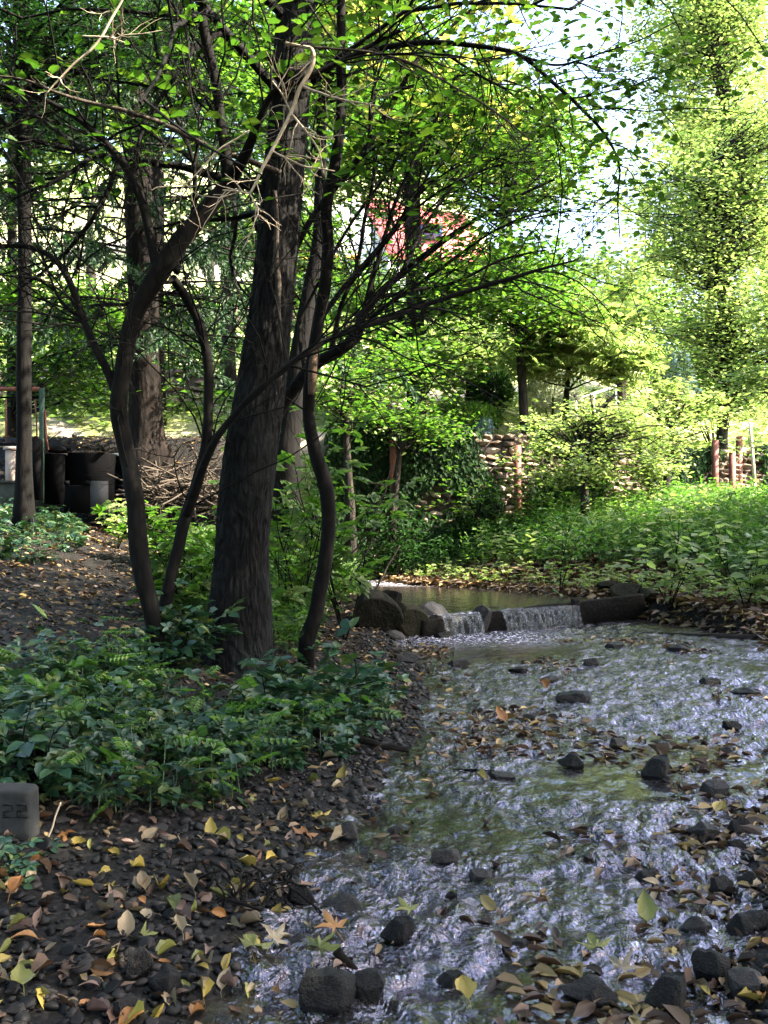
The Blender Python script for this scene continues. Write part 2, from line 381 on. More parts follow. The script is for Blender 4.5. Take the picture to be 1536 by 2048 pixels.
def leaf6(Ln=1, w=.5, fold=.06, droop=.08, off=(0, 0), ang=0):
    v = A([[0, 0, 0], [-w * .42, .30 * Ln, fold], [-w * .36, .66 * Ln, fold * .6], [0, Ln, -droop * Ln], [w * .36, .66 * Ln, fold * .6], [w * .42, .30 * Ln, fold]])
    c, s_ = math.cos(ang), math.sin(ang)
    v = v @ A([[c, s_, 0], [-s_, c, 0], [0, 0, 1]])
    v[:, 0] += off[0]; v[:, 1] += off[1]
    return v
F6 = A([[0, 3, 2, 1], [0, 5, 4, 3]])
def combo(ls):
    V = np.concatenate(ls); Fq = np.concatenate([F6 + 6 * i for i in range(len(ls))]); return V, Fq
T_LEAF = (leaf6(1, .62), F6)
T_RHOMB = (A([[0, 0, 0], [-.30, .42, .04], [0, 1, -.04], [.30, .42, .04]]), A([[0, 3, 2, 1]]))
T_NEED = (A([[0, 0, 0], [-.14, .4, .01], [0, 1, -.03], [.14, .4, .01]]), A([[0, 3, 2, 1]]))
T_TRI = combo([leaf6(.55, .36, off=(0, .45)), leaf6(.46, .34, off=(-.02, .42), ang=1.15), leaf6(.46, .34, off=(.02, .42), ang=-1.15)])
T_FIVE = combo([leaf6(.55, .30, off=(0, .35), ang=a) for a in (0, .75, -.75)] + [leaf6(.42, .25, off=(0, .33), ang=a) for a in (1.6, -1.6)])
T_PIN = combo([leaf6(.26, .12, off=(0, y), ang=s * 1.15) for y in (.22, .38, .54, .70, .85) for s in (1, -1)] + [leaf6(.24, .12, off=(0, .9))])
T_PAIR = combo([leaf6(1, .5, ang=1.57, droop=.2), leaf6(1, .5, ang=-1.57, droop=.2)])

def catmull(pts, n):
    pts = np.asarray(pts, float); q = np.vstack([2 * pts[0] - pts[1], pts, 2 * pts[-1] - pts[-2]])
    t = np.linspace(0, len(pts) - 1 - 1e-6, n); i = t.astype(int); f = (t - i)[:, None]
    a, b, c, d = q[i], q[i + 1], q[i + 2], q[i + 3]
    return .5 * (2 * b + (c - a) * f + (2 * a - 5 * b + 4 * c - d) * f ** 2 + (3 * b - a - 3 * c + d) * f ** 3)
def limb(ctrl, n=None):
    """control points (px, py, depth, width px) -> path and radii"""
    pts = A([list(P(a, b, c)) + [w / 2 * c / F] for a, b, c, w in ctrl])
    q = catmull(pts, n or 6 * len(ctrl)); return q[:, :3], np.maximum(q[:, 3], .0012)

def twigpath(p0, d0, Ln, n, wander, droop, r):
    p = [A(p0, float)]; d = A(d0, float) / np.linalg.norm(d0)
    for i in range(n):
        d = d + r.normal(0, wander, 3) + A([0, 0, -droop]); d /= np.linalg.norm(d)
        p.append(p[-1] + d * Ln / n)
    return A(p)
def side(d, ang, r):
    d = d / np.linalg.norm(d); q = r.normal(0, 1, 3); q -= q @ d * d; q /= np.linalg.norm(q)
    return d * math.cos(ang) + q * math.sin(ang)
def spray(mb, p0, d0, Ln, rad, lev, r, tips, droop=.02, kids=4, wander=.16, k=5):
    n = 5 if lev else 4
    p = twigpath(p0, d0, Ln, n, wander, droop, r)
    mb.tube(p, np.linspace(rad, rad * .45, n + 1), k if lev > 0 else 3, cap=False)
    if lev > 0:
        for _ in range(kids):
            t = r.uniform(.2, 1); i = min(int(t * n), n - 1); q = p[i] + (p[i + 1] - p[i]) * (t * n - i)
            spray(mb, q, side(p[i + 1] - p[i], r.uniform(.5, 1.1), r), Ln * r.uniform(.4, .7), rad * .55, lev - 1, r, tips, droop, kids, wander, k)
    for i in range(1, n + 1): tips.append((p[i], p[i] - p[i - 1], lev))

def leaves_at(mb, pts, T, size, r, per=1, jit=.05, tilt=.45, var=.3):
    pts = np.asarray(pts)
    if len(pts) == 0: return
    pts = np.repeat(pts, per, 0) + r.normal(0, jit, (len(pts) * per, 3))
    n = len(pts); mb.scatter(T[0], T[1], pts, rnd_orient(n, r, tilt), size * r.uniform(1 - var, 1 + var, n))

# ================================================================== SETTING
ys = np.concatenate([np.linspace(-30, 1.2, 60)[:-1], 1.2 * (22 / 1.2) ** np.linspace(0, 1, 420)[:-1], 22 * (600 / 22) ** np.linspace(0, 1, 90)])
xs = .55 * np.sinh(np.linspace(-1, 1, 460) * 7.2)
X, Yg = np.meshgrid(xs, ys)
Z = hgt(X, Yg)
mb = MB(); nx = len(xs); ny = len(ys)
ii = (np.arange(ny - 1)[:, None] * nx + np.arange(nx - 1)[None])
mb.add(np.stack([X, Yg, Z], -1).reshape(-1, 3), np.stack([ii, ii + 1, ii + nx + 1, ii + nx], -1).reshape(-1, 4))
tag(mb.build('ground', M['ground'], smooth=True), kind='structure')

def calm(x, y): return sm(-.34, .12, fbm(np.stack([x * 1.1, y * .75], -1), 3, 36))
def ripple(x, y):
    rap = sm(6.5, 3.0, y)
    wx = x + .12 * fbm(np.stack([x * 1.7, y * 1.1], -1), 2, 31); wy = y + .1 * fbm(np.stack([x * 2, y * 2], -1), 2, 32)
    a = fbm(np.stack([wx * 16, wy * 11], -1), 3, 33, .5)
    b = 1 - 2 * np.abs(fbm(np.stack([wx * 5, wy * 3.2], -1), 3, 35))
    g = .22 + .88 * calm(x, y)
    far_ = sm(3.6, 7.0, y)
    return (.021 * a + .015 * b * (.4 + rap) + .009 * far_ * a) * g * (.8 + .35 * rap)

s_ = np.linspace(0, 1, 520); t_ = np.concatenate([np.linspace(-1.2, -.45, 20)[:-1], np.linspace(-.45, .62, 420), np.linspace(.62, 1.1, 12)[1:]])
y0 = 1.3
u = s_[:, None]; T = t_[None]
Yw = np.zeros((len(s_), len(t_)))
for c, t in enumerate(t_):
    yy = 9.0
    for _ in range(6): yy = float(yweir(A([t * yy]))[0])
    Yw[:, c] = y0 * ((yy - .01) / y0) ** s_
Xw = Yw * T
Zw = ripple(Xw, Yw)
fall = sm(1.3, .0, np.abs(Yw - 8.35) * 1.5) * sm(.0, .35, Xw + .35) * sm(1.9, 1.1, Xw)
riff_glint = sm(-.3, .25, fbm(np.stack([Xw * 1.6, Yw * .8], -1), 3, 51)) * sm(8.3, 6.8, Yw) * sm(.0, .45, Xw - np.interp(Yw, LY, LX))  # streaks that paint sky glints on the riffle, not broken water
foam = np.clip(fall * .8 + .05 * riff_glint * (.5 + .5 * sm(-.006, .014, Zw)), 0, 1)
Zw = Zw * (1 + .5 * fall)
mb = MB(); nx = len(t_); ny = len(s_); ii = (np.arange(ny - 1)[:, None] * nx + np.arange(nx - 1)[None])
mb.add(np.stack([Xw, Yw, Zw], -1).reshape(-1, 3), np.stack([ii, ii + 1, ii + nx + 1, ii + nx], -1).reshape(-1, 4))
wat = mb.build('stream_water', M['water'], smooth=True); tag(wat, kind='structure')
at = wat.data.attributes.new('foam', 'FLOAT', 'POINT'); at.data.foreach_set('value', foam.ravel().astype(np.float32))

at = wat.data.attributes.new('chop', 'FLOAT', 'POINT'); at.data.foreach_set('value', np.clip(calm(Xw, Yw), 0, 1).ravel().astype(np.float32))
xa = np.linspace(-2.2, 3.2, 220); sa = np.linspace(0, 1, 160)
Xp = np.broadcast_to(xa[None], (160, 220)); Yp = (yweir(xa) + .01)[None] + (14.3 - yweir(xa))[None] * sa[:, None]
fastp = sm(.9, .1, Yp - yweir(Xp)[...]) + sm(11.5, 12.4, Yp)
Zp = ZU + .0025 * fbm(np.stack([Xp * 9, Yp * 4], -1), 3, 41) + ripple(Xp * 1.2, Yp) * fastp * .9
mb = MB(); ii = (np.arange(159)[:, None] * 220 + np.arange(219)[None])
mb.add(np.stack([Xp, Yp, Zp], -1).reshape(-1, 3), np.stack([ii, ii + 1, ii + 221, ii + 220], -1).reshape(-1, 4))
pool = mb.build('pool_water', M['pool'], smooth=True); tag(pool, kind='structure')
pf = np.clip(.9 * sm(.09, .02, Yp - yweir(Xp)) * sm(.2, .5, Xp) * sm(1.95, 1.8, Xp) + sm(11.6, 12.3, Yp) * .9 + .8 * sm(.22, .03, Yp - yweir(Xp)) * sm(.2, .6, Xp) * sm(2.2, 1.8, Xp), 0, 1)
at = pool.data.attributes.new('foam', 'FLOAT', 'POINT'); at.data.foreach_set('value', pf.ravel().astype(np.float32))

# ------------------------------------------------------------------ weir
def wline(x): return float(yweir(A([x]))[0])
def wp(px, py, off=0.0):
    # point on the weir line seen at pixel column px
    Y = 9.0
    for _ in range(8): Y = wline((px - 768) * Y / F)
    return A([(px - 768) * Y / F, Y + off])
w0, w1 = wp(968, 0), wp(1285, 0)
t = thing('weir', 'dark wet plank weir holding back the upper pool', 'weir', (float(w0[0]), float(w0[1]), 0))
d = w1 - w0; ln = float(np.linalg.norm(d)); an = math.atan2(d[1], d[0])
Rz = A([[math.cos(an), -math.sin(an), 0], [math.sin(an), math.cos(an), 0], [0, 0, 1]])
def plank(mb, c, d, rot, n=24, seed=0):
    mbx = MB(); x = np.linspace(-d[0] / 2, d[0] / 2, n); ring = []
    prof = A([[-.5, -.5], [-.46, .44], [-.38, .5], [.40, .5], [.5, .42], [.5, -.5]]) * A([d[1], d[2]])
    for xi in x: ring.append(np.column_stack([np.full(6, xi), prof]))
    v = A(ring); v = v + .006 * vn(v * 9, seed)[..., None]
    v = v.reshape(-1, 3) @ np.asarray(rot).T + A(c)
    i = np.arange(n - 1)[:, None] * 6; j = np.arange(6)[None]; j2 = (j + 1) % 6
    mb.add(v, np.stack([i + j, i + j2, i + 6 + j2, i + 6 + j], -1).reshape(-1, 4))
    b = mb.n - n * 6; mb.f.append(A([[b + q for q in reversed(range(6))]])); mb.f.append(A([[b + (n - 1) * 6 + q for q in range(6)]]))
mid = (w0 + w1) / 2
tl = math.atan2(.075, ln); Rt = Rz @ A([[math.cos(tl), 0, -math.sin(tl)], [0, 1, 0], [math.sin(tl), 0, math.cos(tl)]])
m1 = MB(); plank(m1, (mid[0], mid[1], .10), (ln, .07, .22), Rt, 30, 3); m1.build('plank', M['wetwood'], t)
m1 = MB(); c = wp(1148, 0, -.06); plank(m1, (c[0], c[1], .08), (.07, .05, .32), Rz, 4, 5); m1.build('post', M['wetwood'], t)
w2 = wp(848, 0); w3 = wp(962, 0); c = (w2 + w3) / 2; d2 = w3 - w2
m1 = MB(); plank(m1, (c[0], c[1], .04), (float(np.linalg.norm(d2)) + .08, .08, .22), Rz, 14, 8); m1.build('plank', M['wetwood'], t)

def fall_mat():
    m, nt, out = newmat('falling_water')
    tc = N(nt, 'TexCoord'); mp = N(nt, 'Mapping'); mp.inputs['Scale'].default_value = (38, 38, 2.2)
    L(nt, tc.outputs['Object'], mp.inputs[0]); n = N(nt, 'TexNoise', Scale=1.0, Detail=4.0, Roughness=.7); L(nt, mp.outputs[0], n.inputs['Vector'])
    r = ramp(nt, [(.03, .03, .03), (.26, .26, .26)], [.42, .80]); L(nt, n.outputs[0], r.inputs[0])
    tr = N(nt, 'BsdfTransparent'); tr.inputs[0].default_value = (.8, .8, .8, 1); p = N(nt, 'BsdfPrincipled', Roughness=.15); p.inputs['Base Color'].default_value = (.62, .66, .72, 1)
    b = N(nt, 'Bump', Strength=.6, Distance=.01); L(nt, n.outputs[0], b.inputs['Height']); L(nt, b.outputs[0], p.inputs['Normal'])
    mx = N(nt, 'MixShader'); L(nt, r.outputs[0], mx.inputs[0]); L(nt, tr.outputs[0], mx.inputs[1]); L(nt, p.outputs[0], mx.inputs[2])
    L(nt, mx.outputs[0], out.inputs[0]); return m
M['fall'] = fall_mat()
def cascade(px0, px1, label, seed, n=60):
    a, b = wp(px0, 0), wp(px1, 0); nrm = A([math.sin(an), -math.cos(an)])
    mb = MB(); rows = 10; s = np.linspace(0, 1, n)
    k = np.linspace(0, 1, rows); out = .02 + .10 * k ** .7; z = .19 - .19 * k ** 1.6
    base = a[None] + (b - a)[None] * s[:, None]
    wob = .03 * vn(np.stack([s * 14, s * 0], -1), seed)
    V = np.zeros((rows, n, 3))
    for i in range(rows):
        V[i, :, :2] = base + nrm[None] * (out[i] + .03 + wob[:, None] * k[i]); V[i, :, 2] = z[i] + .004 * vn(np.stack([s * 30, s * 0 + i], -1), seed)
    ii = (np.arange(rows - 1)[:, None] * n + np.arange(n - 1)[None])
    mb.add(V.reshape(-1, 3), np.stack([ii, ii + 1, ii + n + 1, ii + n], -1).reshape(-1, 4))
    o = mb.build('waterfall', M['fall'], smooth=True, origin=(a[0], a[1], 0))
    tag(o, label, 'waterfall', 'falls over the weir')
cascade(872, 950, 'short foaming fall left of the dark rock in the weir', 3, 40)
cascade(990, 1146, 'thin curtain of water pouring over the long weir plank', 7, 80)

# ------------------------------------------------------------------ rocks
def ico(sub):
    t = (1 + 5 ** .5) / 2
    v = [(-1, t, 0), (1, t, 0), (-1, -t, 0), (1, -t, 0), (0, -1, t), (0, 1, t), (0, -1, -t), (0, 1, -t), (t, 0, -1), (t, 0, 1), (-t, 0, -1), (-t, 0, 1)]
    v = [A(q) / np.linalg.norm(q) for q in v]
    f = [(0, 11, 5), (0, 5, 1), (0, 1, 7), (0, 7, 10), (0, 10, 11), (1, 5, 9), (5, 11, 4), (11, 10, 2), (10, 7, 6), (7, 1, 8), (3, 9, 4), (3, 4, 2), (3, 2, 6), (3, 6, 8), (3, 8, 9), (4, 9, 5), (2, 4, 11), (6, 2, 10), (8, 6, 7), (9, 8, 1)]
    for _ in range(sub):
        cache = {}; nf = []
        def md(a, b):
            k = (min(a, b), max(a, b))
            if k not in cache:
                q = v[a] + v[b]; v.append(q / np.linalg.norm(q)); cache[k] = len(v) - 1
            return cache[k]
        for a, b, c in f:
            x, y, z = md(a, b), md(b, c), md(c, a); nf += [(a, x, z), (b, y, x), (c, z, y), (x, y, z)]
        f = nf
    return A(v), A(f)
I3, IF3 = ico(4); I1, IF1 = ico(1); I2, IF2 = ico(2)
def rockverts(seed, V=I3, cuts=15, rough=.09, hr=(.46, .82)):
    r = np.random.default_rng(seed)
    v = V.copy()
    for _ in range(cuts):
        n = r.normal(0, 1, 3); n /= np.linalg.norm(n); h = r.uniform(*hr)
        d = v @ n - h; v = v - np.where(d > 0, d, 0)[:, None] * n * .97
    v *= A([1, r.uniform(.65, .95), r.uniform(.5, .8)])
    v += rough * fbm(v * 3 + seed, 3, seed)[:, None] * V
    m = np.abs(v).max(0); return v / m
ROCKS = []
for k in range(10):
    mb = MB(); mb.add(rockverts(100 + k) if k < 7 else rockverts(150 + k, I3, 9, .05, (.38, .78)), IF3)
    me = mb.build('rock_source', M['stone']); d_ = me.data; bpy.data.objects.remove(me); ROCKS.append(d_)
def rock(px, py, wpx, hpx, label, k=0, Y=None, mat=None, name='stone', cat='stone', group='stones lying in and beside the stream', depth=None, rz=None, sink=.25):
    g = G(px, py) if Y is None else P(px, py, Y)
    if Y is None and hz(g[0], g[1]) < 0 and g[1] < 8.5:      # standing in the water
        Yq = H * F / (py - 1024); g = A([(px - 768) * Yq / F, Yq, 0])
    wpx *= 1.12; hpx *= 1.1; Yd = g[1]; wx = wpx / 2 * Yd / F; hzv = hpx * Yd / F
    o = bpy.data.objects.new(name, ROCKS[k % 7 if name != 'boulder' else 7 + k % 3]); S.collection.objects.link(o)
    o.scale = (wx, depth if depth else wx * .8, hzv * (.5 + sink * .5)); o.location = (g[0], g[1] + (depth or wx * .8) * .5, g[2] + hzv * (.5 - sink * .5))
    o.rotation_euler = (rng.uniform(-.12, .12), rng.uniform(-.12, .12), rng.uniform(-.4, .4) if rz is None else rz)
    if mat:
        o.material_slots[0].link = 'OBJECT'; o.material_slots[0].material = mat
    tag(o, label, cat, group); return o
B = 'boulders at the left end of the weir'
rock(742, 1288, 118, 96, 'largest mossy brown boulder left of the weir, at the foot of the bank', 0, 8.2, M['stone_dry'], 'boulder', 'boulder', B, .3, 0, .3)
rock(778, 1236, 66, 50, 'pointed block perched on top of the boulder heap', 2, 8.45, M['stone_dry'], 'boulder', 'boulder', B, .14, .3, 0)
rock(812, 1280, 84, 66, 'angular boulder between the largest boulder and the falling water', 3, 8.35, M['stone_dry'], 'boulder', 'boulder', B, .2, .2, .3)
rock(868, 1270, 70, 60, 'low dark boulder touching the left edge of the fall', 4, 8.5, M['stone'], 'boulder', 'boulder', B, .18, .1, .3)
rock(710, 1225, 60, 30, 'flat slab behind the boulders on the grassy bank', 5, 8.9, M['stone_dry'], 'boulder', 'boulder', B, .2, .1, .3)
rock(700, 1250, 52, 34, 'small block wedged behind the largest boulder', 8, 8.7, M['stone_dry'], 'boulder', 'boulder', B, .14, .5, .2)
rock(840, 1246, 44, 30, 'leaf strewn rock on the heap nearest the pool', 9, 8.75, M['stone_dry'], 'boulder', 'boulder', B, .12, .8, .2)
rock(790, 1288, 44, 24, 'loose wet stone at the foot of the boulder heap', 7, 8.1, M['stone'], 'boulder', 'boulder', B, .12, .3, .2)
rock(880, 1256, 40, 26, 'small wet block at the lip of the left fall', 6, 8.6, M['stone'], 'boulder', 'boulder', B, .1, .1, .3)
rock(966, 1266, 44, 50, 'upright wedge of rock in the middle of the weir', 2, 8.72, M['stone'], 'boulder', 'rock', 'rocks of the weir', .12, 0, .2)
rock(885, 1279, 40, 14, 'low black stone in the foam below the left fall', 3, 8.35, M['stone'])
rock(1262, 1196, 66, 26, 'large slab at the right end of the weir plank', 5, 10.05, M['stone_dry'], 'boulder', 'rock', 'slabs at the right end of the weir', .25, .2, .2)
rock(1228, 1186, 54, 22, 'tilted pale slab leaning behind the right end of the weir', 1, 10.4, M['stone_dry'], 'boulder', 'rock', 'slabs at the right end of the weir', .2, .5, .2)
rock(1300, 1206, 46, 26, 'squat grey block under the slabs beyond the weir', 6, 9.9, M['stone_dry'], 'boulder', 'rock', 'slabs at the right end of the weir', .2, .1, .2)
rock(1330, 1202, 60, 16, 'thin flat pinkish slab on the leaf strewn right bank', 4, 9.9, M['stone_dry'], 'boulder', 'rock', 'slabs at the right end of the weir', .2, .1, .2)
RK = [(1180, 1334, 38, 18, 'flat topped grey stone alone in the middle of the shallow stream'), (1235, 1297, 40, 14, 'low dark stone downstream of the weir plank'),
 (1360, 1306, 44, 18, 'black stone beside the tip of the floating log'), (1405, 1262, 26, 20, 'small round dark stone in the still water by the right bank'),
 (1240, 1498, 40, 20, 'dark square stone in midstream, above the broken leafy stone'), (1146, 1538, 54, 26, 'ragged dark stone breaking the ripples in midstream'),
 (1320, 1558, 62, 48, 'brown leaf topped stone, tallest in the middle reach'), (1450, 1512, 34, 18, 'small dark stone near the right edge, upper of the two'),
 (1440, 1598, 60, 40, 'grey slanted stone by the right edge above the dark pair'), (1412, 1682, 66, 38, 'black block, left one of the pair at the right edge'),
 (1478, 1676, 48, 36, 'black rounded stone, right one of the pair at the right edge'), (1480, 1708, 40, 26, 'pale wet cobble in front of the dark pair'),
 (697, 1678, 56, 30, 'dark rounded stone at the left shore among yellow leaves'), (790, 1668, 36, 14, 'low flat stone just off the left shore'),
 (885, 1734, 66, 34, 'flat brown stone with pointed left corner in the riffle'), (965, 1766, 50, 26, 'small brown stone half under water, below the flat one'),
 (905, 1800, 26, 18, 'tiny dark stone standing alone in the riffle'), (1295, 1762, 50, 20, 'dark stone under a leaf in the right riffle'),
 (605, 1812, 56, 34, 'flat grey stone at the lip of the small side rill'), (690, 1828, 90, 30, 'dark ledge stone that the side rill spills over'),
 (800, 1888, 70, 54, 'hollow looking dark stone under a leaf in the rapids'), (640, 2030, 130, 90, 'large grey angular stone at the bottom edge of the picture'),
 (740, 2010, 80, 70, 'dark stone leaning against the large grey one'), (330, 1995, 62, 70, 'grey block standing in the gravel at lower left'),
 (270, 1960, 60, 60, 'brown block behind the grey one in the gravel'), (255, 2040, 60, 44, 'bluish flat cobble in the lower left gravel'),
 (1185, 2010, 110, 44, 'dark flat stone under wet leaves in the lower rapids'), (1345, 2030, 90, 80, 'large wet brown stone at the lower right'),
 (1420, 1960, 80, 60, 'black wet stone above the brown one at the lower right'), (1500, 2000, 80, 60, 'wet stone cut by the right edge, lowest'),
 (1400, 1878, 66, 44, 'dark stone at the left end of the right gravel bar'), (1500, 1880, 90, 50, 'brown stone on the gravel bar at the right edge'),
 (1450, 1790, 50, 34, 'bluish grey stone with a leaf on it, right gravel bar'), (1505, 1776, 50, 28, 'flat slate coloured stone at the right edge'),
 (1060, 1440, 40, 12, 'small stone with orange leaves caught against it'), (1140, 1408, 84, 24, 'long low brown stone under sunlit leaves in midstream'),
 (1105, 1366, 40, 14, 'rounded brown stone upstream of the long low one'), (1040, 1345, 40, 12, 'flat stone carrying dead leaves below the weir'),
 (915, 1334, 46, 14, 'dark flat stone near the left shore below the boulders'), (818, 1325, 56, 18, 'grey stone on the leafy shore below the boulders'),
 (600, 1905, 60, 30, 'dark stone under the heap of wet maple leaves'), (905, 1975, 60, 30, 'submerged dark stone in the lower rapids'),
 (1030, 1900, 50, 20, 'small stone in the blurred lower rapids'), (1010, 1560, 60, 14, 'low dark stone barely breaking the water in midstream'),
 (1500, 1395, 60, 20, 'flat stone by the right edge below the log'), (1420, 1370, 44, 14, 'little stone amid bright ripples on the right'),
 (1470, 1460, 40, 16, 'little stone between two others on the far right ripples')]
for i, (a, b, c, d, lab) in enumerate(RK): rock(a, b, c, d, lab, i * 3 + 1)

# pebbles, gravel
def areapts(n, fn, x0, x1, y0, y1, r, power=1.0):
    out = []
    while sum(map(len, out)) < n:
        k = 40000; y = y0 + (y1 - y0) * r.uniform(0, 1, k) ** power; x = r.uniform(x0, x1, k)
        m = fn(x, y, r.uniform(0, 1, k)); out.append(np.column_stack([x[m], y[m]]))
        if len(out) > 60: break
    return np.concatenate(out)[:n]
def dists(x, y):
    return np.interp(y, LY, LX) - x, x - np.interp(y, RY, RX)
r = np.random.default_rng(3)
def onbeach(x, y, u):
    dl, dr = dists(x, y); inv = (np.abs(x / y) < .5)
    return inv & (((dl > -.3) & (dl < 1.3) & (u < 1 - np.clip(dl, 0, 1.2) / 1.3)) | ((dr > -.35) & (dr < 1.5) & (u < .8)) | (u < .16)) 
mb = MB()
for k in range(6):
    pt = areapts(2600, onbeach, -2.5, 4, 1.5, 9.5, r, 1.7); n = len(pt)
    sc = (.006 + .016 * r.uniform(0, 1, n) ** 2.5)[:, None] * np.stack([r.uniform(.8, 1.4, n), r.uniform(.8, 1.4, n), r.uniform(.4, .8, n)], -1)
    mb.scatter(rockverts(300 + k, I1 if k > 2 else I2, 6, .03), IF1 if k > 2 else IF2, np.column_stack([pt, hgt(pt[:, 0], pt[:, 1]) + .004]), rnd_orient(n, r, .25), sc)
tag(mb.build('gravel', M['pebble'], smooth=False), 'dark wet gravel and pebbles along the stream edge', kind='stuff')

# ------------------------------------------------------------------ leaf litter
def big_leaf(seed, kind='oval'):
    r = np.random.default_rng(seed); n = 9
    t = np.linspace(0, 1, n)
    if kind == 'oval': w = .30 * np.sin(math.pi * np.clip(t, 0.01, 1) ** .8) ** .9 * (1 - .2 * t)
    elif kind == 'narrow': w = .19 * np.sin(math.pi * t ** .75)
    else: w = .34 * np.sin(math.pi * t ** .6)
    w = w * (1 + .12 * r.uniform(-1, 1, n)); w[0] = .006; w[-1] = .004
    curl = r.uniform(.1, .75); bend = r.uniform(-.7, .6)
    rows = []
    for i, s in enumerate(np.linspace(-1, 1, 5)):
        x = s * w * (1 + .05 * r.normal(0, 1, n)); z = curl * (np.abs(s) ** 1.5) * w * 2.2 + bend * (t - .5) ** 2 + .02 * r.normal(0, 1, n) * abs(s)
        rows.append(np.column_stack([x, t - .5, z]))
    V = A(rows).reshape(-1, 3); V[:, 2] -= V[:, 2].min()
    i = np.arange(4)[:, None] * n + np.arange(n - 1)[None]
    f = np.stack([i, i + n, i + n + 1, i + 1], -1).reshape(-1, 4)
    mb = MB(); mb.add(V, f)
    mb.tube(A([[0, -.5, V[2 * n, 2]], [.01, -.62, V[2 * n, 2] + .01], [.03, -.74, 0]]), .008, 4, cap=False)
    return mb
def maple_leaf(seed):
    r = np.random.default_rng(seed); pr = []
    for a, l in ((-2.2, .38), (-1.15, .8), (-.55, .45), (0, 1.0), (.55, .45), (1.15, .8), (2.2, .38)):
        pr += [(a - .22, l * .62), (a, l), (a + .22, l * .62)]
    V = [(0, 0, .05)]
    for a, l in pr: V.append((math.sin(a) * l * .55, math.cos(a) * l * .55, .05 + r.normal(0, .05) + .12 * l * r.uniform(-.5, .6)))
    V = A(V); V[:, 2] -= V[:, 2].min()
    mb = MB(); mb.add(V, [[0, i, i + 1] for i in range(1, len(pr))]); mb.tube(A([[0, 0, .04], [0, -.15, .03], [.03, -.35, .0]]), .008, 4, cap=False)
    return mb
LEAVES = []
for k in range(10):
    m1 = big_leaf(50 + k, ('oval', 'oval', 'narrow', 'wide', 'oval')[k % 5]); o = m1.build('leaf_source', M['fl_tan'], smooth=True); LEAVES.append(o.data); bpy.data.objects.remove(o)
for k in range(3):
    o = maple_leaf(80 + k).build('leaf_source', M['fl_tan']); LEAVES.append(o.data); bpy.data.objects.remove(o)
def fallen(x, y, size, col, k, label, group, tilt=(0, 0), yaw=None, z=None):
    o = bpy.data.objects.new('fallen_leaf', LEAVES[k]); S.collection.objects.link(o)
    e = .04; z0 = hz(x, y)
    if z0 < -.0 and y < 8.5: z0 = .004
    gx = (hz(x + e, y) - hz(x - e, y)) / (2 * e) if z0 != .004 else 0; gy = (hz(x, y + e) - hz(x, y - e)) / (2 * e) if z0 != .004 else 0
    o.location = (x, y, (z0 if z is None else z) + .008)
    o.rotation_euler = (math.atan(gy) + tilt[0], -math.atan(gx) + tilt[1], rng.uniform(0, 6.28) if yaw is None else yaw)
    o.scale = (size,) * 3
    o.material_slots[0].link = 'OBJECT'; o.material_slots[0].material = M['fl_' + col]
    tag(o, label, 'leaf', group); return o
GL = 'fallen leaves on the stream banks'
